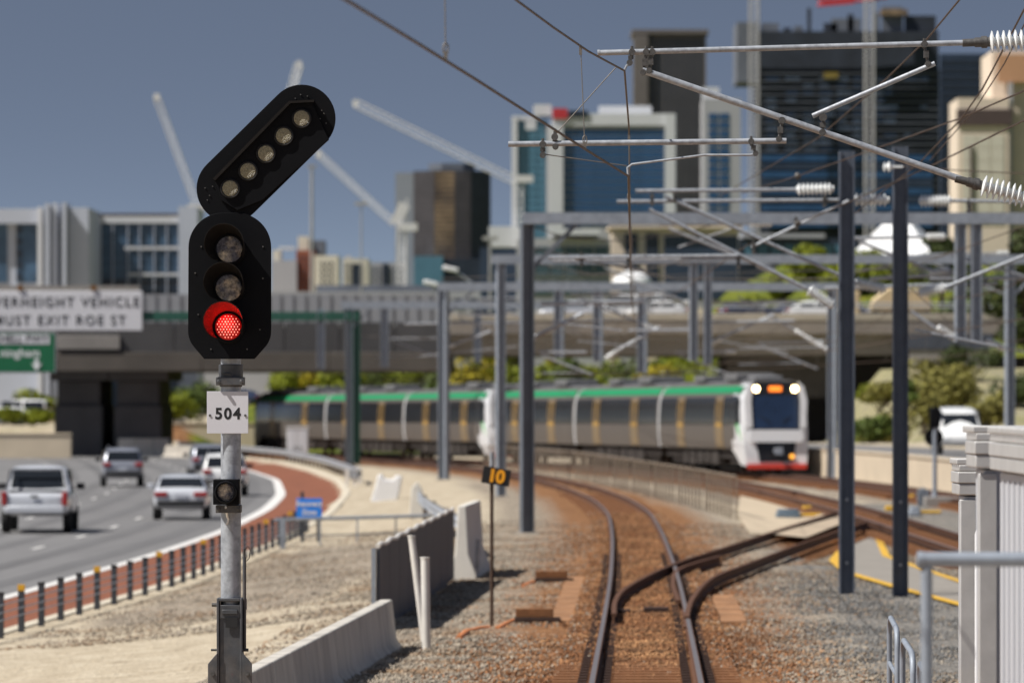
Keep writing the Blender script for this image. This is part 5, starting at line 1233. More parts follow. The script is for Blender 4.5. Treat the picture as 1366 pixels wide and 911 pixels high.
for ch in h3_.children:
    if ch.name.startswith('body'): ch.data = ch.data.copy(); ch.data.materials[0] = M['white_car']
sc = car_proto('parked_car', 'white van on the side road behind the small rear facing signal', 'van', M['white_car'], 'cars beyond the railway')
put(sc, P(1283, 0, 236).x, 241, .62, 180); sc.location.x += .0
def more(src, label, px, py, Y, heading, paint=None, z=None):
    c = copy_tree(src); c['label'] = label; c['group'] = 'cars beyond the railway'; p = P(px, py, Y)
    put(c, p.x, Y, p.z if z is None else z, heading)
    if paint:
        for ch in c.children:
            if ch.name.startswith('body'):
                ch.data = ch.data.copy(); ch.data.materials[0] = paint
    return c

# ------------------------------------------------------------------ overpass
M['deck_brown'] = mat('brown concrete toned as shade', (.085, .073, .062), .85, 0, .25, .3, .1, 8)  # shade on the left deck edge is put into this darker brown
M['girder'] = mat('girder toned as shade', (.055, .053, .055), .8, 0, .25, .25)  # shade on the girder face is put into this dark colour
M['fascia'] = mat('grey bridge fascia', (.235, .205, .175), .85, 0, .2, .4, .1, 8, col2=(.17, .15, .135), mixs=.3)
M['parapet'] = mat('pale bridge parapet', (.36, .32, .26), .85, 0, .15, .5)
def overpass():
    t = thing('road_overpass', 'long concrete road bridge across the freeway and railway, dark beneath', 'bridge', (-40, 375, 5))
    Yb, Ye = 374.0, 402.0
    x0, xm, x1 = -62.0, P(600, 0, Yb).x, P(1215, 0, Yb).x
    zl = P(0, 495, Yb).z; zr_ = P(0, 473, Yb).z; ztl = P(0, 430, Yb).z; ztr = P(0, 446, Yb).z
    # left span: deep girders, face panels darkened as shade
    for k, (a, b) in enumerate(((x0, P(76, 0, Yb).x), (P(76, 0, Yb).x + .02, P(270, 0, Yb).x), (P(270, 0, Yb).x + .02, P(440, 0, Yb).x), (P(440, 0, Yb).x + .02, xm))):
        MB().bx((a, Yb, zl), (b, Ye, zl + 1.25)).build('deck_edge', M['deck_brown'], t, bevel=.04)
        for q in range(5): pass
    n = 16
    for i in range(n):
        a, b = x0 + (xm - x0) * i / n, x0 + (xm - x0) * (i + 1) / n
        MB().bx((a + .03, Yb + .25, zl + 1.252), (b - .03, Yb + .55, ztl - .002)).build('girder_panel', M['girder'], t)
    MB().bx((x0, Yb + .56, zl + 1.253), (xm, Ye, ztl - .3)).build('deck', M['conc_grey'], t)
    MB().bx((P(76, 0, Yb).x, Yb - .12, P(0, 466, Yb).z), (P(160, 0, Yb).x, Yb + .24, P(0, 447, Yb).z)).build('bearing_beam', M['conc_grey'], t, bevel=.03)
    # right span: pale fascia over a shaded girder
    MB().bx((xm + .02, Yb, ztr), (x1 + 14, Ye, P(0, 428, Yb).z)).build('deck', M['fascia'], t, bevel=.05)
    MB().bx((xm + .02, Yb - .05, P(0, 427.8, Yb).z), (x1 + 14, Yb + .25, P(0, 418, Yb).z)).build('parapet', M['parapet'], t, bevel=.03)
    MB().bx((xm + .02, Ye - .3, P(0, 427.8, Yb).z), (x1 + 14, Ye, P(0, 416, Yb).z)).build('parapet', M['parapet'], t, bevel=.03)
    for yy in np.arange(Yb + 1.4, Ye - 1, 3.6): MB().bx((xm + .03, yy, zr_), (x1 + 2, yy + .9, ztr - .003)).build('girder', M['conc_grey'], t)
    r_ = MB()
    for z in (410, 405): r_.tube((xm, Yb + .1, P(0, z, Yb).z), (x1 + 14, Yb + .1, P(0, z, Yb).z), .06, 6)
    r_.build('guard_rail', M['galv'], t)
    # left parapet fence with posts and panels
    for i in range(24):
        a = P(190, 0, Yb).x + (P(590, 0, Yb).x - P(190, 0, Yb).x) * i / 24; b = a + (P(590, 0, Yb).x - P(190, 0, Yb).x) / 24
        MB().bx((a + .04, Yb + .3, ztl), (b - .04, Yb + .34, P(0, 392.5, Yb).z)).build('screen_panel', SCREEN, t)
        MB().bx((a - .04, Yb + .22, ztl), (a + .04, Yb + .29, P(0, 392, Yb).z)).build('screen_post', SCREEN, t)
    MB().bx((x0, Yb + .2, ztl), (P(186, 0, Yb).x, Yb + .5, P(0, 381, Yb).z)).build('noise_wall', M['conc_grey'], t)
    # piers
    zg = -1.0
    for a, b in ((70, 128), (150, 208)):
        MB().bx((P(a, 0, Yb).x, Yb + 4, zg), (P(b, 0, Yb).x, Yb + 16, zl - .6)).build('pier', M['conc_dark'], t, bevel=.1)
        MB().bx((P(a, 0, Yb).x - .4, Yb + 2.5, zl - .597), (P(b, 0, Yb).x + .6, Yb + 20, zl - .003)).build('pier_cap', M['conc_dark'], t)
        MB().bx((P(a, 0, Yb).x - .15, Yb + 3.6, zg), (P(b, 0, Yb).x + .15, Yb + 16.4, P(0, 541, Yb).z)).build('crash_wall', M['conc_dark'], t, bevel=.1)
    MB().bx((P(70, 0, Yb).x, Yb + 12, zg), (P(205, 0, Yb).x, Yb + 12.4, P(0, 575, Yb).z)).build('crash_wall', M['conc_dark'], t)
    # right abutment in the shade, and its wing wall in front of the bank
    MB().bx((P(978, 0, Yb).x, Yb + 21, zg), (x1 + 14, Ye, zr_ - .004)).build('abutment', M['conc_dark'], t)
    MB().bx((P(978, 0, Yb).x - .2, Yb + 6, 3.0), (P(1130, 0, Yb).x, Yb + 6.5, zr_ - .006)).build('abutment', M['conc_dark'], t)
    MB().bx((P(1212, 0, Yb).x, Yb - 1.5, .5), (P(1318, 0, Yb).x, Yb - 1.1, P(0, 466, Yb).z)).build('wing_wall', M['conc_grey'], t, bevel=.05)
    MB().bx((P(1207, 0, Yb).x, Yb - 1.6, P(0, 465.8, Yb).z), (P(1322, 0, Yb).x, Yb - .9, P(0, 446, Yb).z)).build('wing_wall_cap', M['black_panel'], t)
    return t
SCREEN = mat('grey noise screen', (.26, .265, .28), .5, .1, .08, .4)
overpass()
# the sign gantry
def gantry():
    Y = 314.0; xg = P(475, 0, Y).x; gz = -.9
    t = thing('sign_gantry', 'dark green steel gantry leg and beam carrying the freeway signs', 'gantry', (xg, Y, gz))
    MB().hbeam(xg, Y, gz - .1, P(0, 414, Y).z, .44, .4, .05).build('column', M['green_steel'], t)
    MB().bx((P(-130, 0, Y).x, Y - .2, P(0, 428, Y).z), (xg + .25, Y + .2, P(0, 416, Y).z)).build('beam', M['green_steel'], t, bevel=.03)
    MB().hbeam(P(-120, 0, Y).x, Y, gz - .1, P(0, 429, Y).z, .44, .4, .05).build('column', M['green_steel'], t)
    for px in (20, 90, 160): MB().bx((P(px, 0, Y).x, Y - .32, P(0, 440, Y).z), (P(px, 0, Y).x + .15, Y - .205, P(0, 390, Y).z)).build('hanger', M['green_steel'], t)
    s = thing('freeway_sign', 'wide pale sign reading OVERHEIGHT VEHICLE MUST EXIT ROE ST on the gantry', 'sign', tuple(P(79, 415, Y - .4)))
    b = MB().bx(P(-34, 441, Y - .45), P(190, 388, Y - .36)).build('sign_board', M['sign_white'], s, bevel=.03)
    sz = 18.2 / F * Y
    text('OVERHEIGHT VEHICLE', P(80.5, 403.8, Y - .47), sz, M['black'], b, bold=.006, sx=.93, spacing=1.27)
    text('MUST EXIT ROE ST', P(79, 428, Y - .47), sz, M['black'], b, bold=.006, sx=.93, spacing=1.27)
    for px in (27, 125): MB().disc(P(px, 384, Y - .4), (0, -1, 0), .17, .15, 14).build('warning_lamp', M['amber_off'], s)
    for px in (27, 125): MB().bx(P(px - 1, 388, Y - .38), P(px + 1, 384, Y - .34)).build('lamp_stalk', M['black_plastic'], s)
    g_ = thing('direction_sign', 'green direction sign with white panel and down arrow hung below the pale sign', 'sign', tuple(P(20, 470, Y - .4)))
    b2 = MB().bx(P(-60, 497, Y - .43), P(74.5, 443.5, Y - .36)).build('sign_board', M['sign_white'], g_)
    MB().bx(P(-59, 496, Y - .45), P(73, 444.5, Y - .432)).build('sign_face', M['sign_green'], g_)
    pn = MB().bx(P(-55, 459, Y - .47), P(66, 446, Y - .452)).build('route_panel', M['sign_white'], g_)
    text('MITCHELL FWY', P(64, 452.5, Y - .48), 14.0 / F * Y, M['black'], pn, align='RIGHT', bold=.004)
    text('ningham', P(53.5, 471.0, Y - .462), 16 / F * Y, M['white'], b2, align='RIGHT', bold=.006)
    MB().prism([(46.5, 478), (51, 478), (51, 486), (56, 484), (48.8, 494.5), (41.5, 484), (46.5, 486)], .03, lambda u, v, w_: P(u, v, Y - .455 - w_)).build('down_arrow', M['white'], g_)
M['amber_off'] = mat('unlit amber lamp', (.16, .07, .01), .4, 0, .1, 4)
gantry()

# cars on the bridge and parked beyond
put(wh_, P(1050, 0, 381).x, 381, P(0, 428, 374).z + .004, -88)
zc = lambda px, py, Y=383: None
BR = P(0, 428, 374).z + .004
vanW = more(sc, 'white van crossing the bridge behind the hanging wires', 846, 0, 384, 90, M['white_car'], BR); vanW.location.x += 2.2
more(hat, 'silver car crossing the bridge just left of the white van', 815, 0, 380, 88, M['silver'], BR).location.x -= .6
more(wh_, 'white hatchback crossing the bridge right of the white van', 868, 0, 380, 92, M['white_car'], BR).location.x += 2.4
more(hat, 'navy car with its red tail lamp crossing the bridge at mid picture', 963, 0, 381, -70, M['navy_car'], BR)

more(hat, 'navy hatchback on the bridge close to the left dark column', 1030, 0, 386, -88, M['navy_car'], BR)
more(hat, 'silver car on the bridge right of the left dark column', 1092, 0, 382, -88, M['silver'], BR)
tk = thing('flatbed_truck', 'truck with a beige covered load on the bridge between the dark columns', 'truck', (P(1150, 0, 381).x, 381, BR), 'cars beyond the railway')
xa = P(1148, 0, 381).x
MB().prism([(0, .7), (4.2, .7), (4.2, 1.4), (3.7, 2.2), (1.2, 2.3), (.2, 1.5)], 2.2, lambda u, v, w_: Vector((xa + u + .6, 381 + w_, BR + v))).build('load', M['beige_truck'], tk, bevel=.15)
MB().bx((xa, 381, BR + .45), (xa + 5.4, 383.2, BR + .695)).build('tray', M['black_plastic'], tk)
MB().bx((xa - 1.6, 381, BR + .4), (xa - .02, 383.2, BR + 2.1)).build('cab', M['beige_truck'], tk, bevel=.12)
for xx in (-1.0, 1.0, 4.4): MB().disc((xa + xx, 380.99, BR + .4), (0, 1, 0), .4, .3, 18).build('wheel', M['tyre'], tk)
for i, (px, src, pn, hd, lab) in enumerate([(20, wh_, M['white_car'], 60, 'white car parked beyond the bridge at far left'), (45, hat, M['white_car'], 80, 'second white car parked beyond the bridge, close to the left pier'), (66, sc, M['white_car'], 75, 'white van parked against the left pier beyond the bridge'), (236, hat, M['silver'], 70, 'silver car parked beyond the bridge right of the piers'), (255, wh_, M['white_car'], 85, 'white car parked beyond the bridge left of the signal'), (346, hat, M['navy_car'], 80, 'navy car parked beyond the bridge right of the signal post')]):
    Yv = 462 + (i % 3) * 5; x = P(px, 0, Yv).x
    more(src, lab, px, 0, Yv, hd, pn, float(ground(x, Yv)))
for lab, a, b, yb, yt, Y in (('sandstone coloured low wall beyond the bridge right of the piers', 212, 352, 607, 566, 412), ('brown low wall under the bridge at far left', -40, 95, 606, 580, 366)):
    x0, x1 = P(a, 0, Y).x, P(b, 0, Y).x; t = thing('low_wall', lab, 'wall', (x0, Y, -1))
    MB().bx((x0, Y, -1.1), (x1, Y + .5, P(0, yt, Y).z)).build('wall', M['sandwall'], t, bevel=.04); MB().bx((x0, Y - .06, P(0, yt, Y).z + .002), (x1, Y + .56, P(0, yt, Y).z + .12)).build('coping', M['sandwall'], t)
jersey('row of white concrete barriers under the bridge right of the piers', (P(158, 0, 376).x, 376, -.95), (P(226, 0, 378).x, 378, -.95), 'conc_white', 1.25, 3, 1.3)
jersey('beige concrete barriers beside the red shoulder under the bridge', (P(222, 0, 372).x, 372, -.93), (P(262, 0, 368).x, 368, -.93), 'concrete', .8, 2, 1.2)
# ------------------------------------------------------------------ vegetation
def leafmat(name, c, isl=.45): return mat(name, c, .7, 0, .2, .8, island=isl, spec=.25)
LF = {'lime': leafmat('lime foliage', (.165, .19, .012)), 'yellow': leafmat('yellow flowering foliage', (.32, .26, .015)), 'green': leafmat('green foliage', (.075, .105, .018)),
      'olive': leafmat('olive dry foliage', (.17, .155, .035)), 'dark': leafmat('dark foliage', (.045, .06, .016)), 'bright': leafmat('bright hedge foliage', (.19, .215, .012))}
M['bark'] = mat('bark', (.10, .075, .05), .9, 0, .3, 4)
def leaves(name, parent, m, blobs, n, size, rng):
    vol = np.array([b[3] * b[4] * b[5] for b in blobs]); pick = rng.choice(len(blobs), n, p=vol / vol.sum())
    B = np.array(blobs)[pick]; d = rng.normal(size=(n, 3)); d /= np.linalg.norm(d, axis=1)[:, None]
    rr = rng.uniform(.45, 1.0, n) ** .5 * rng.uniform(.85, 1.12, n)
    c = B[:, :3] + d * rr[:, None] * B[:, 3:]
    nrm = d + rng.normal(0, .6, (n, 3)); nrm /= np.linalg.norm(nrm, axis=1)[:, None]
    a = np.cross(nrm, rng.normal(size=(n, 3))); a /= np.linalg.norm(a, axis=1)[:, None]; b = np.cross(nrm, a)
    s = size * rng.uniform(.5, 1.3, n)[:, None]
    v = np.stack([c - a * s, c + b * s * .55, c + a * s, c - b * s * .55], 1)
    f = np.arange(n * 4).reshape(n, 4)
    off = np.array(wloc(parent))
    return np_mesh(name, v.reshape(-1, 3) - off, f, m, parent)
def bush(label, x, Y, wd, h, m, cat='bush', name='bush', n=900, size=.22, seed=0, group=None, z=None):
    rng = np.random.RandomState(seed + int(abs(x) * 37 + Y)); gz = float(ground(x, Y)) if z is None else z
    t = thing(name, label, cat, (x, Y, gz), group)
    k = 7; blobs = []
    for i in range(k):
        blobs.append((x + rng.uniform(-.36, .36) * wd, Y + rng.uniform(-.3, .3) * wd, gz + h * rng.uniform(.3, .68), wd * rng.uniform(.16, .3), wd * rng.uniform(.16, .3), h * rng.uniform(.2, .36)))
    leaves('foliage', t, LF[m], blobs, n, size, rng)
    st = MB()
    for b in blobs[:5]: st.tube((x + (b[0] - x) * .2, Y + (b[1] - Y) * .2, gz - .1), b[:3], .05, 5, r1=.02)
    st.build('stem', M['bark'], t)
    return t
def tree(label, x, Y, wd, h, m, n=2600, size=.28, seed=0, z=None):
    rng = np.random.RandomState(seed + 5); gz = float(ground(x, Y)) if z is None else z
    t = thing('tree', label, 'tree', (x, Y, gz)); blobs = []
    for i in range(13):
        u = rng.uniform(.32, .92); spread = wd * .5 * math.sin(math.pi * min(1, u * .95)) 
        a = rng.uniform(0, 6.28); rr = spread * rng.uniform(.1, .8)
        blobs.append((x + math.cos(a) * rr, Y + math.sin(a) * rr, gz + h * u, wd * rng.uniform(.13, .22), wd * rng.uniform(.13, .22), h * rng.uniform(.07, .13)))
    leaves('crown', t, LF[m], blobs, n, size, rng)
    tr = MB().path([(x, Y, gz - .2), (x + .1, Y, gz + h * .3), (x - .05, Y + .1, gz + h * .6), (x, Y, gz + h * .85)], .2, 8, rs=[.24, .18, .12, .05])
    for b in blobs: tr.tube((x, Y, gz + (b[2] - gz) * .55), b[:3], .07, 5, r1=.02)
    tr.build('trunk', M['bark'], t)
    return t
kinds = ['lime', 'yellow', 'lime', 'green', 'lime', 'lime', 'green', 'yellow', 'lime', 'lime']
words_ = {'lime': 'lime green bush', 'yellow': 'yellow flowering bush', 'green': 'mid green bush'}
spots = [(232, 'lime'), (262, 'green'), (398, 'lime'), (425, 'yellow'), (455, 'lime'), (498, 'green'), (522, 'green'), (552, 'lime'), (607, 'green'), (632, 'yellow'), (660, 'lime'), (690, 'lime'), (722, 'lime'), (745, 'green'), (770, 'yellow'), (798, 'lime'), (826, 'lime'), (850, 'green'), (876, 'yellow'), (905, 'lime'), (935, 'lime'), (962, 'lime')]
where = ['left of the signal post by the parked cars', 'just left of the 504 plate', 'above the tail end of the train', 'left of the gantry leg', 'behind the gantry leg', 'right of the gantry leg', 'above the second car from the tail', 'left of the grey column', 'right of that grey column', 'left of the speed board column', 'behind the speed board column', 'behind the thick two tone column', 'right of the thick two tone column', 'over the first gangway', 'right of the first gangway', 'below the first hanging post', 'left of the second hanging post', 'below the second hanging post', 'over the second gangway', 'between the paired hanging posts', 'right of the paired hanging posts', 'last before the dark bridge opening']
for i, ((px, k), wv) in enumerate(zip(spots, where)):
    Y = 448 + (i * 7 % 9); x = P(px, 0, Y).x
    bush(f'{words_[k]} seen under the bridge, {wv}', x, Y, 3.8 + .6 * (i % 3), 3.6 + .5 * (i % 2), k, n=1500, size=.2, seed=i, group='bushes seen under the bridge')
for i, px in enumerate(range(885, 1275, 26)):
    Y = 479 + (i * 5 % 9); x = P(px, 0, Y).x
    lab = ['leftmost bright hedge bush on the slope', 'bright hedge bush second from the left end of the slope', 'bright hedge bush above the white bridge cars, third along the slope', 'bright hedge bush fourth along the slope behind the bridge', 'bright hedge bush fifth along the slope, left of the left dark column', 'bright hedge bush sixth along the slope, left of the left dark column', 'bright hedge bush seventh along the slope, nearing the left dark column', 'bright hedge bush eighth along the slope, nearing the left dark column', 'bright hedge bush just left of the left dark column', 'bright hedge bush right behind the left dark column', 'bright hedge bush below the white tent roof, left half', 'bright hedge bush below the middle of the white tent roof', 'bright hedge bush right behind the right dark column', 'bright hedge bush right of the right dark column', 'rightmost bright hedge bush behind the bridge by the hanging post pair'][i]
    bush(lab, x, Y, 4.4, 2.5 + .4 * (i % 3 == 1), ['bright', 'bright', 'lime'][i % 3], cat='hedge bush', name='hedge_bush', n=2400, size=.2, seed=i, group='hedge on the slope behind the bridge')
for i, (px, py, wd, h, k, Y, lab) in enumerate([(1160, 570, 3.2, 2.4, 'green', 292, 'rounded green shrub on the bank, just left of the right dark column'), (1190, 560, 3.4, 3.2, 'olive', 306, 'olive brown shrub on the bank behind the right dark column'), (1226, 560, 3.4, 3.4, 'olive', 312, 'olive brown shrub on the bank left of the small signal head'), (1258, 560, 3.2, 3.6, 'olive', 318, 'olive brown shrub on the bank above the small signal head'), (1290, 555, 3.6, 3.8, 'olive', 316, 'olive brown shrub on the bank above the white van'), (1322, 560, 3.0, 3.4, 'olive', 306, 'olive brown shrub on the bank above the nearest hut'), (1175, 545, 3.0, 2.2, 'lime', 340, 'small lime shrub high on the bank between the dark columns'), (1350, 540, 3.4, 3.2, 'dark', 322, 'dark shrub at the right end of the bank')]):
    x = P(px, 0, Y).x; bush(lab, x, Y, wd, h * .78, k, cat='shrub', name='shrub', n=1300, size=.16, seed=40 + i, group='shrubs on the right hand bank')
for i, (px, Y, wd, h, k, lab) in enumerate([(1150, 322, 2.6, 1.7, 'lime', 'low lime shrub on the bank nearest the dark bridge opening'), (1172, 318, 2.8, 1.9, 'olive', 'low olive shrub on the bank left of the right dark column'), (1214, 326, 3.0, 1.8, 'green', 'low green shrub on the bank just right of the right dark column'), (1240, 332, 3.2, 1.8, 'olive', 'low olive shrub on the bank below the wing wall middle'), (1270, 330, 3.2, 1.9, 'olive', 'low olive shrub on the bank below the paired hanging posts'), (1300, 336, 3.4, 2.2, 'dark', 'low dark shrub on the bank below the wing wall right end'), (1192, 334, 3.0, 1.7, 'olive', 'low olive shrub on the bank hidden behind the right dark column')]):
    x = P(px, 0, Y).x; bush(lab, x, Y, wd, h, k, cat='shrub', name='shrub', n=900, size=.15, seed=90 + i, group='shrubs on the right hand bank')
tree('dark tall tree at the right edge above the huts', P(1372, 0, 330).x, 330, 6.0, 10.5, 'dark', 4200, .22, 3)
tree('green tree right of the paired hanging posts, above the wing wall', P(1318, 0, 392).x, 410, 5.5, 9.0, 'green', 3000, .25, 9, z=3.5)
tree('broad dark green tree behind the hanging posts at far right', P(1255, 0, 470).x, 470, 6.0, 7.0, 'dark', 2600, .25, 12)
tree('yellow green tree over the bridge left of the thick two tone column', P(675, 0, 520).x, 520, 5.0, 8.2, 'lime', 2200, .3, 21)
tree('small yellow green tree over the bridge, left of its taller twin', P(640, 0, 525).x, 525, 3.5, 7.2, 'lime', 1500, .3, 22)
tree('small yellow green tree over the bridge right of the thick two tone column', P(745, 0, 525).x, 525, 3.6, 7.0, 'yellow', 1500, .3, 23)
bush('low green bush beyond the bridge at far left below the cars', P(36, 0, 440).x, 440, 4.6, 1.6, 'lime', n=1000, size=.2, seed=77)
bush('low green bush beyond the bridge right beside the left pier', P(5, 0, 452).x, 452, 3.6, 1.5, 'green', n=800, size=.2, seed=78)
bush('dark bush behind the parked cars at far left', P(60, 0, 500).x, 500, 4.6, 3.4, 'lime', n=1000, size=.25, seed=79)

# ------------------------------------------------------------------ skyline
GL = {'blue': mat('blue tower glass', (.025, .075, .165), .25, .0, .25, .25, spec=.6), 'teal': mat('teal tower glass', (.075, .175, .24), .3, 0, .15, .12, spec=.6), 'dark': mat('dark tower glass', (.022, .030, .045), .3, 0, .3, .25, spec=.5),
      'navy': mat('navy tower glass', (.03, .045, .075), .3, 0, .25, .2, spec=.5), 'green': mat('green grey glass', (.05, .085, .10), .3, 0, .35, .3, spec=.5)}
WL = {'cool': mat('white cladding toned as shade', (.42, .45, .52), .6, 0, .06, .1), 'white': mat('white cladding', (.56, .57, .59), .7, 0, .04, .1), 'grey': mat('grey cladding', (.36, .36, .375), .7, 0, .06, .1), 'brick': mat('red brick wall', (.24, .075, .04), .85, 0, .1, .3), 'cream': mat('cream wall', (.60, .56, .46), .8, 0, .05, .1),  # cool entry: white cladding with cold shade put into its colour
      'brown': mat('brown ribbed stone', (.135, .12, .11), .8, 0, .12, .3), 'stone': mat('warm stone wall', (.70, .585, .47), .8, 0, .06, .15), 'bare': mat('bare concrete frame', (.125, .138, .165), .85, 0, .25, .15), 'dark': mat('dark frame shade cloth', (.020, .026, .040), .8, 0, .4, .2),
      'rusty': mat('bronze window band', (.22, .155, .095), .6, .1, .45, .25, col2=(.11, .08, .06), mixs=.15), 'orange': mat('orange soffit', (.50, .27, .15), .7, 0, .05, .2), 'redsign': mat('red roof sign', (.45, .03, .04), .5, 0, .1, .4), 'brownband': mat('dark brown band', (.075, .05, .045), .7, 0, .1, .3)}
WL['yscreen'] = mat('dull yellow screen', (.22, .16, .03), .7, 0, .2, .5)
WL['bronze'] = mat('dark bronze glass', (.055, .05, .052), .35, 0, .3, .25)
WL['slab'] = mat('blue grey slab', (.24, .265, .30), .7, 0, .06, .1)
class Bld:
    def __init__(s, name, label, Y, cat='building'):
        s.Y = Y; s.t = thing(name, label, cat, (P(683, 0, Y).x, Y, 0)); s.seq = 0
    def blk(s, px0, px1, py0, py1, m, front=0.0, depth=20.0, name='wall', bevel=0):
        """block; front: metres that its face stands in front of the building line"""
        a, b = P(px0, py1, s.Y), P(px1, py0, s.Y)
        z0 = a.z if py1 < 900 else -1.0
        return MB().bx((a.x, s.Y - front, z0), (b.x, s.Y + depth, b.z)).build(name, m, s.t, bevel=bevel)
    def grid(s, px0, px1, py0, py1, nx, ny, m, fx=.8, fy=.65, front=.06, name='window'):
        first = None; wx, wy = (px1 - px0) / nx, (py1 - py0) / ny
        for j in range(ny):
            for i in range(nx):
                u, v = px0 + wx * (i + .5), py0 + wy * (j + .5); c = P(u, v, s.Y)
                if first is None:
                    k = s.Y / F
                    o = MB().box((0, 0, 0), (wx * fx * k, .3, wy * fy * k)).build(name, m, None); first = o
                else: o = first.copy(); COL.objects.link(o)
                o.parent = s.t; o.location = Vector((c.x, s.Y - front + .15 - .0, c.z)) - s.t.location
    def band(s, px0, px1, py0, py1, n, m, fy=.6, front=.08, name='window_band'): s.grid(px0, px1, py0, py1, 1, n, m, 1.0, fy, front, name)
B9 = 905
GL['slate'] = mat('slate blue glass', (.05, .095, .155), .3, 0, .4, .35)
b = Bld('office_building', 'white finned office block at far left with a thin flat roof', 700)
b.blk(-60, 60.8, 299, B9, WL['cool'], 0, 18); b.blk(-60, 60.5, 279, 298.7, WL['cool'], 1.5, 19, 'roof_canopy'); b.blk(-30, 10, 299, 377, GL['slate'], .15, 1, 'window'); b.blk(22, 61, 299, 377, GL['slate'], .15, 1, 'window')
b.grid(22, 30, 299, 377, 1, 5, GL['dark'], .9, .6, .3); b.blk(52, 58, 277, B9, WL['white'], 2.2, 2, 'fin'); b.blk(62, 68, 272.5, B9, WL['cool'], 2.6, 6, 'fin'); b.blk(70, 79, 272, B9, WL['cool'], 2.0, 6, 'fin'); b.blk(80, 84, 296, B9, GL['slate'], .3, 2, 'window'); b.blk(85, 90, 271.5, B9, WL['cool'], 2.6, 6, 'fin'); b.blk(91.4, 118, 277, B9, WL['cool'], 0, 20)
b = Bld('office_building', 'glass fronted office block between the finned white block and the signal head', 720)
b.blk(119, 248, 288, B9, GL['slate'], 0, 18); b.grid(120, 240, 300, 327, 8, 2, GL['slate'], .95, .88, .12); b.grid(120, 248, 336, 362, 8, 2, GL['slate'], .95, .88, .12); b.grid(120, 248, 371, 398, 8, 2, GL['dark'], .9, .8, .12)
b.blk(118.5, 238, 285, 287.8, WL['brownband'], .3, 10, 'roof_edge'); b.blk(119, 238, 289, 298, WL['white'], .5, 1, 'roof_band')
for px in (134, 150, 170, 186, 205, 222): b.blk(px, px + 1.4, 298.2, 400, WL['cool'], .42, .4, 'mullion')
b.blk(166, 248, 329, 333, WL['white'], .4, 1, 'balcony_band'); b.blk(172, 248, 364.5, 368, WL['white'], .4, 1, 'balcony_band'); b.blk(238.5, 264, 276, B9, WL['cool'], 1.0, 14)
b = Bld('brick_building', 'red brick block with a beige and grey roof tower, right of the signal head', 1100)
b.blk(395, 420, 334, B9, WL['brick'], .0, 20); b.blk(363, 396.5, 348, B9, WL['grey'], 3, 14); b.blk(364, 374, 334, 347.7, WL['cream'], 1, 8); b.blk(397, 411, 315, 333.7, WL['cream'], -2, 8, 'roof_tower'); b.blk(411.3, 432, 320, B9, WL['bare'], -4, 14, 'roof_tower'); b.grid(397, 419, 340, 395, 3, 6, GL['dark'], .4, .5, .1); b.blk(372, 392, 329, 333.5, WL['white'], -1, 4, 'roof_plant')
b = Bld('apartment_building', 'small bright white apartment block right of the red brick block', 1040)
b.blk(419, 451, 341, B9, WL['cream'], 0, 16); b.grid(426, 446, 348, 396, 3, 6, GL['dark'], .42, .55, .1)
b = Bld('apartment_building', 'cream apartment block with a dark window column, left of the crane tower', 1060)
b.blk(457, 491, 345, B9, WL['cream'], 0, 16); b.blk(469, 482, 352, 388, GL['dark'], .15, 1, 'window'); b.grid(459, 468, 350, 392, 2, 5, GL['navy'], .4, .5, .1); b.blk(460, 468, 341, 344.7, WL['grey'], -2, 4, 'roof_plant')
b = Bld('apartment_building', 'grey white apartment block directly left of the crane tower', 1080)
b.blk(491.6, 541, 350, B9, WL['grey'], 0, 16); b.grid(494, 538, 355, 392, 6, 5, GL['navy'], .45, .5, .1); b.blk(510, 518, 352, 392, GL['dark'], .3, 1, 'window')
# octagonal dark tower
b = Bld('octagon_tower', 'dark eight sided office tower with bronze middle faces, behind the luffing crane', 1200, 'tower')
k = 1200 / F; cx = P(602, 0, 1200).x; oc = [(-51, 14), (-22, -12), (26, -12), (52, 12), (52, 60), (26, 84), (-22, 84), (-51, 60)]
zt, z0 = P(0, 228, 1200).z, -1.0
fm = [GL['navy'], WL['rusty'], GL['dark']]
tw = MB().prism([(cx + a * k, 1200 + b_ * k) for a, b_ in oc], zt - z0, lambda u, v, w_: Vector((u, v, z0 + w_))).build('wall', GL['dark'], b.t)
def facet(p, q, z0_, z1_, m, nm, n=1):
    p, q = Vector(p), Vector(q); d = (q - p).normalized(); nrm = Vector((d.y, -d.x, 0))
    MB().add([p + nrm * .15, q + nrm * .15, q + nrm * .15 + Vector((0, 0, z1_ - z0_)), p + nrm * .15 + Vector((0, 0, z1_ - z0_)), p - nrm * .1, q - nrm * .1, q - nrm * .1 + Vector((0, 0, z1_ - z0_)), p - nrm * .1 + Vector((0, 0, z1_ - z0_))], [(0, 1, 2, 3), (4, 5, 6, 7), (0, 1, 5, 4), (2, 3, 7, 6), (1, 2, 6, 5), (0, 3, 7, 4)]).build(nm, m, b.t)
pts = [(cx + a * k, 1200 + b_ * k) for a, b_ in oc]
zl = P(0, 345, 1200).z
for (i, j, u0, u1, m) in ((0, 1, 0, 1, WL['bronze']), (1, 2, 0, .55, WL['rusty']), (1, 2, .55, 1, WL['bronze']), (2, 3, 0, 1, GL['dark'])):
    p, q = Vector((*pts[i], 0)), Vector((*pts[j], 0)); nf = 18
    for f_ in range(nf):
        a, c = zl + (zt - zl) * f_ / nf, zl + (zt - zl) * (f_ + .72) / nf
        facet((p + (q - p) * u0).to_tuple()[:2] + (a,), (p + (q - p) * u1).to_tuple()[:2] + (a,), a, c, m, 'window_band')
MB().prism([(cx + a * k * .6, 1200 + b_ * k * .6 + 12 * k) for a, b_ in oc], 1.6, lambda u, v, w_: Vector((u, v, zt + .01 + w_))).build('roof_plant', WL['bare'], b.t)
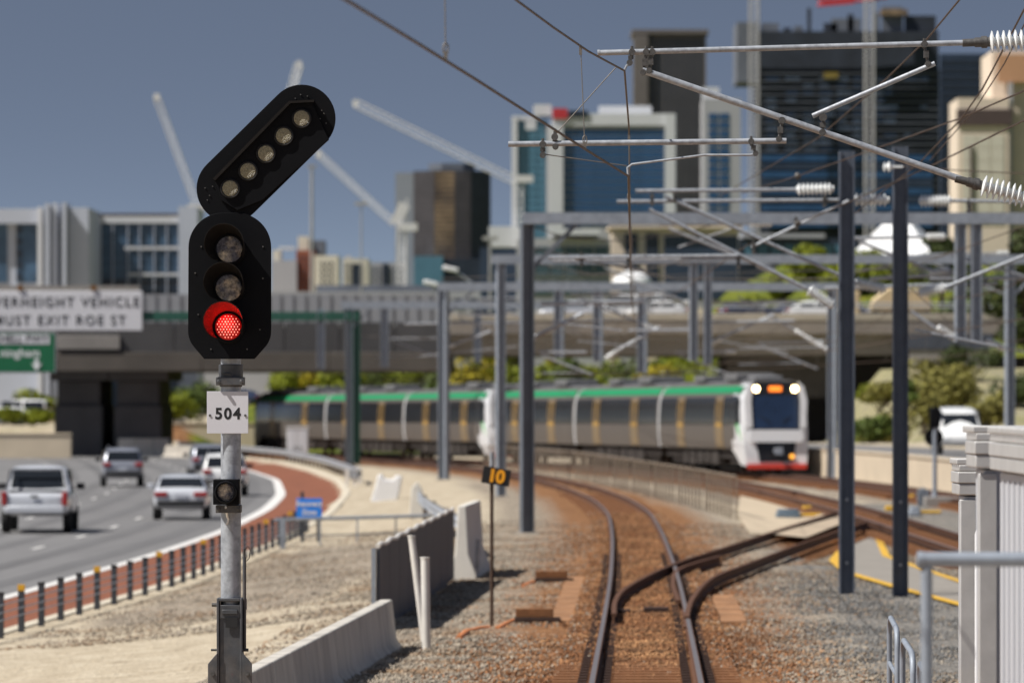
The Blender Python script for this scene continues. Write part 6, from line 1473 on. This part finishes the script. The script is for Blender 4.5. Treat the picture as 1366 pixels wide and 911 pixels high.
MB().bx((P(527, 0, 1200).x, 1202, -1), (P(553.5, 0, 1200).x, 1216, P(0, 230, 1200).z)).build('stair_tower', WL['slab'], b.t)
b.blk(592, 672, 346, B9, GL['dark'], 6, 10, 'podium'); b.blk(553, 591.5, 343, B9, GL['teal'], 8, 12, 'podium')
# blue glass tower with white frame
b = Bld('glass_tower', 'blue glass tower in a white frame with a red roof sign', 1000, 'tower')
b.blk(729, 900, 168, B9, WL['grey'], 0, 24); b.band(752, 886, 172, 302, 13, GL['blue'], .86, .12); b.blk(731, 751, 168.3, B9, WL['white'], .9, 4, 'frame_pier'); b.blk(887, 901, 152, B9, WL['white'], .9, 4, 'frame_pier')
b.blk(683, 730, 160, B9, GL['teal'], -3, 20, 'wing'); b.blk(682.5, 690, 155, B9, WL['white'], -2, 8, 'frame_pier'); b.blk(683, 720, 154, 159.7, WL['white'], -2.5, 14, 'roof_edge')
b.grid(692, 729, 166, 300, 3, 14, GL['teal'], .92, .8, -2.8)
b.blk(712, 736, 139, 153.7, WL['white'], -2, 10, 'roof_plant'); b.blk(701, 715, 161, 173, WL['white'], -1, 1.5, 'roof_plant'); b.blk(737, 900, 152, 167.8, WL['white'], .5, 24, 'roof_edge'); b.blk(800, 870, 140, 151.7, WL['white'], -4, 10, 'roof_plant')
b.blk(737, 757, 145, 159, WL['redsign'], .9, .8, 'roof_sign'); b.blk(758, 784, 148, 157, GL['dark'], .8, .7, 'roof_sign'); b.blk(690, 705, 305, 345, WL['white'], 6, 6); b.blk(652, 690, 303, 330, WL['white'], 4, 10, 'roof_plant')
# brown ribbed tower
b = Bld('ribbed_tower', 'tall grey brown tower with vertical ribs right of the blue glass tower', 1300, 'tower')
b.blk(847, 942, 46, B9, WL['brown'], 0, 18); b.blk(843, 945, 40, 45.8, WL['brown'], 1.0, 20, 'roof_edge'); b.grid(868, 938, 52, 292, 9, 1, GL['dark'], .45, 1, .15, 'window_strip'); b.blk(845, 864, 47, B9, WL['brown'], 1.2, 6, 'shaft')
b = Bld('office_tower', 'narrow blue office tower with a white rooftop box right of the ribbed tower', 1150, 'tower')
b.blk(938, 988, 132, B9, WL['grey'], 0, 16); b.grid(944, 974, 150, 290, 2, 12, GL['blue'], .85, .75, .12); b.blk(938, 960, 116, 131.7, WL['white'], -2, 8, 'roof_plant')
# tower under construction
b = Bld('unfinished_tower', 'huge dark unfinished tower wrapped in scaffold and blue glass, behind the dark columns', 1200, 'unfinished tower')
b.blk(1012, 1254, 92, B9, WL['dark'], -1.5, 26); b.blk(983, 1011.7, 30, 110, WL['bare'], 0, 20, 'scaffold'); b.blk(1014, 1252, 42, 91.7, WL['dark'], 0, 24, 'scaffold')
for i, (a, c, y) in enumerate([(1016, 1040, 30), (1078, 1083, 10), (1110, 1150, 24), (1100, 1118, 30), (1178, 1206, 8), (1208, 1250, 20), (1060, 1072, 34), (1132, 1140, 18), (1166, 1174, 16), (1046, 1056, 36)]): b.blk(a, c, y, 41.7, WL['dark'] if i % 2 else WL['bare'], -3, 4, 'formwork')
b.blk(1176, 1212, 12, 20, WL['rusty'], -2, 6, 'formwork')
for i in range(19):
    y = 98 + i * 9.4; b.blk(1013, 1253, y, y + 1.6, WL['bare'], .2, 1.5, 'floor_slab')
WL['paleblue'] = mat('pale blue glazing', (.20, .27, .38), .35, 0, .4, .3)
rr = random.Random(5); nw = 0
for i in range(11):
    y = 103 + i * 9.4
    for x in (1022, 1048, 1072, 1093, 1117, 1138, 1166, 1180, 1206, 1228):
        if nw < 98 and rr.random() < .88 and not (x > 1200 and rr.random() < .5):
            wv = rr.uniform(9, 20); b.blk(x, x + wv, y + .4, y + rr.uniform(3.2, 6.2), WL['paleblue'] if rr.random() < .6 else GL['blue'], -.4, .3, 'window'); nw += 1
for j in range(9): b.blk(1016, 1244, 207 + j * 11, 215.5 + j * 11, GL['navy'] if j % 2 else GL['blue'], .35, .8, 'window_band')
b.blk(1099, 1118, 97, 105, WL['yscreen'], .6, .4, 'safety_screen')
def lattice(mb, p0, p1, w_, n, r=.09):
    p0, p1 = Vector(p0), Vector(p1); d = (p1 - p0).normalized(); a = Vector((0, 1, 0)); x = d.cross(a).normalized()
    cr = [x * w_/2 + a * w_/2, -x * w_/2 + a * w_/2, -x * w_/2 - a * w_/2, x * w_/2 - a * w_/2]
    for c in cr: mb.tube(p0 + c, p1 + c, r, 4)
    for i in range(n):
        for q in range(4):
            u0, u1 = p0 + (p1 - p0) * (i / n), p0 + (p1 - p0) * ((i + 1) / n); mb.tube(u0 + cr[q], u1 + cr[(q + 1) % 4], r * .6, 3, cap=False)
    return mb
M['crane'] = mat('white crane paint', (.62, .62, .62), .5, .1, .06, 1)
M['crane_red'] = mat('red crane paint', (.50, .04, .05), .5, .1, .06, 1)
M['hoist'] = mat('pale hoist mast', (.34, .335, .325), .6, .2, .15, .4)
for x0 in (1006, 1160): lattice(MB(), P(x0, 330, 1192), P(x0, -30 if x0 > 1100 else -6, 1192), 1.9, 56, .15).build('hoist_mast', M['hoist'], b.t)
cr = thing('tower_crane', 'red crane jib at the very top above the unfinished tower', 'crane', tuple(P(1160, 0, 1195)))
lattice(MB(), P(1090, 3, 1195), P(1172, -6, 1195), 1.6, 10, .22).bar(P(1096, 5, 1194), P(1140, 1, 1194), .8, 1.3).build('jib', M['crane_red'], cr); MB().box(P(1174, -14, 1195), (3, 3, 4)).build('cab', M['crane_red'], cr)
b = Bld('dark_tower', 'plain navy office tower between the unfinished tower and the stone building', 1250, 'tower')
b.blk(1254, 1332, 72, B9, GL['navy'], 0, 18); b.band(1256, 1330, 78, 296, 20, GL['dark'], .55, .1)
b = Bld('stone_building', 'warm stone building with a dark brown band at the right edge', 800)
b.blk(1278, 1346, 131, B9, WL['stone'], 0, 16); b.blk(1276.5, 1350, 146, 168, WL['brownband'], .3, 1, 'band'); b.blk(1326, 1440, 66, B9, WL['stone'], -3, 22, 'upper_wall'); b.blk(1333, 1440, 72, 109, WL['orange'], -2.6, 2, 'soffit_panel'); b.blk(1347, 1352, 110, B9, WL['grey'], -2.4, 1, 'downpipe'); b.grid(1284, 1340, 180, 300, 3, 7, WL['cream'], .94, .96, .1, 'cladding_panel'); b.blk(1294, 1297, 195, 345, WL['brownband'], .4, .4, 'downpipe')
# lower city
b = Bld('colonnade_building', 'beige building with tall dark openings over the bridge at mid picture', 640)
b.blk(816, 985, 305, B9, WL['stone'], 0, 14); b.blk(812, 990, 301, 304.8, WL['stone'], .8, 15, 'roof_edge'); b.grid(828, 884, 312, 396, 2, 1, GL['dark'], .62, 1, .2); b.blk(886, 984, 315, 400, GL['navy'], .2, 1, 'window')
b = Bld('grey_building', 'long low grey glass building over the bridge behind the thick two tone column', 620)
b.blk(690, 815, 318, B9, WL['grey'], 0, 14); b.grid(694, 812, 326, 396, 6, 3, GL['green'], .88, .7, .15); b.blk(735, 800, 306, 314, WL['white'], 1.5, 12, 'roof_canopy'); b.blk(752, 775, 298, 305.8, GL['dark'], -2, 4, 'roof_plant'); b.blk(640, 689, 330, B9, GL['navy'], -2, 10, 'wing')
b = Bld('low_building', 'low dark building behind the bridge, between the colonnade and the white tent roof', 660)
b.blk(985.5, 1160, 318, B9, GL['dark'], 0, 14); b.blk(990, 1100, 312, 317.8, WL['grey'], 1, 12, 'roof_edge'); b.grid(992, 1130, 326, 350, 8, 1, GL['teal'], .8, 1, .15)
b = Bld('low_building', 'long grey terrace of low buildings behind the left bridge screens', 760)
b.blk(186, 650, 389, B9, WL['grey'], 0, 14); b.blk(420, 655, 380, 388.8, WL['bare'], -3, 8, 'roof_plant'); b.grid(195, 640, 394, 415, 24, 1, GL['navy'], .6, .6, .15)
b = Bld('dome_roof', 'small shining white dome roof over the bridge left of the hanging posts', 560, 'roof')
MB().lathe(P(843, 382, 560), P(843, 382, 560) + Vector((0, 0, 2.2)), [(0, 2.0), (.5, 1.95), (1.0, 1.6), (1.4, 1.0), (1.6, .2)], 20).build('dome', M['white'], b.t); b.blk(828, 858, 382.2, B9, WL['grey'], 1, 3, 'drum')
tt = thing('tent_roof', 'white tent roof rising to a blunt peak between the dark columns', 'tent roof', tuple(P(1200, 345, 560)))
def conc(u): return u ** 1.7
n = 10; prof = []
zc0, zc1 = P(0, 350, 560).z, P(0, 279, 560).z; cx = P(1206, 0, 560).x
vs = []; fs = []
for i in range(n + 1):
    u = i / n; r_ = 4.7 * (1 - u) ** 1.15 + .6
    for j in range(16):
        a = 6.283 * j / 16 + .5; k4 = (a - .5) % 1.5708 - .7854; rr_ = r_ * (1.0 / math.cos(k4)) * .92; vs.append((cx + rr_ * math.cos(a), 566 + rr_ * math.sin(a), zc0 + (zc1 - zc0) * u))
for i in range(n):
    for j in range(16): fs.append((i*16 + j, i*16 + (j+1) % 16, (i+1)*16 + (j+1) % 16, (i+1)*16 + j))
fs.append(tuple(range(n*16, n*16 + 16)))
MB().add(vs, fs).build('canopy', M['white'], tt); MB().tube((cx, 566, zc1), (cx, 566, zc1 + 1.2), .12, 8).build('mast_tip', M['galv'], tt); MB().bx((cx - 4.6, 562, 4), (cx + 4.6, 570, zc0 - .02)).build('base_wall', WL['grey'], tt)
# cranes
def crane(label, Y, jib0, jib1, w_, mast=None, cab=None, tail=None):
    t = thing('tower_crane', label, 'crane', tuple(P(*jib1, Y)))
    lattice(MB(), P(*jib0, Y), P(*jib1, Y), w_ * .85, 26, .085).build('jib', M['crane'], t)
    MB().box(P(*jib0, Y), (.9, .9, 1.1)).build('jib_tip', M['crane'], t)
    if mast: lattice(MB(), P(mast[0], 420, Y), P(mast[0], mast[1], Y), 1.4, 20, .10).build('mast', M['crane'], t)
    if tail: MB().bar(P(*jib1, Y), P(*tail, Y), 1.0, 1.7).bar(P(*jib1, Y) + Vector((1.6, 0, 0)), P(*tail, Y) + Vector((.3, 0, .8)), .3, .3).build('counter_frame', M['crane'], t)
    if cab: MB().box(P(*cab, Y), (2.8, 2.0, 1.2)).build('cab', M['crane'], t)
crane('white luffing crane jib leaning left above the glass fronted office block', 900, (209, 130), (262, 272), 1.15, (264, 276), (262, 278))
crane('white luffing crane with raised counter frame left of the octagonal tower', 900, (425, 206), (527, 299), 1.15, (536, 300), (545, 303), (540, 272))
crane('white crane jib tip poking out above the slanted lamp row', 950, (399, 86), (384, 140), 1.5)
crane('long white crane jib sloping down to a mast at the blue glass tower edge', 950, (474, 138), (690, 243), 1.5, (692, 238), (700, 239))
def far_pole(label, px, yt, Y, r):
    p = P(px, yt, Y); t = thing('light_pole', label, 'pole', (p.x, Y, 0)); MB().tube((p.x, Y, -1), p, r, 8, r1=r * .6).build('pole', M['hoist'], t); MB().box(p, (1.6, .5, .4)).build('lamp_head', M['hoist'], t)
far_pole('thin far lamp pole in the sky between the crane jibs', 482, 272, 700, .14); far_pole('faint slender mast right of the slanted lamp row', 416, 222, 1000, .38)
far_pole('white light pole beside the octagonal tower podium', 654, 318, 600, .2)
def street_lamp(label, px, py, px2, py2, Y):
    t = thing('street_lamp', label, 'street lamp', tuple(P(px2, 420, Y)))
    MB().path([P(px2, 430, Y), P(px2, py2 + 8, Y), P(px2 - 8, py2, Y), P(px, py, Y)], .11, 7).build('pole', M['galv'], t); MB().box(P(px - 3, py, Y), (1.2, .5, .35), Matrix.Rotation(R(12), 3, 'Y')).build('lamp_head', M['white'], t, bevel=.08)
street_lamp('street lamp with a white curved head over the bridge, right of the crane tower', 604, 359, 640, 380, 430)
street_lamp('street lamp with a white head left of the bridge columns', 578, 378, 590, 395, 440)
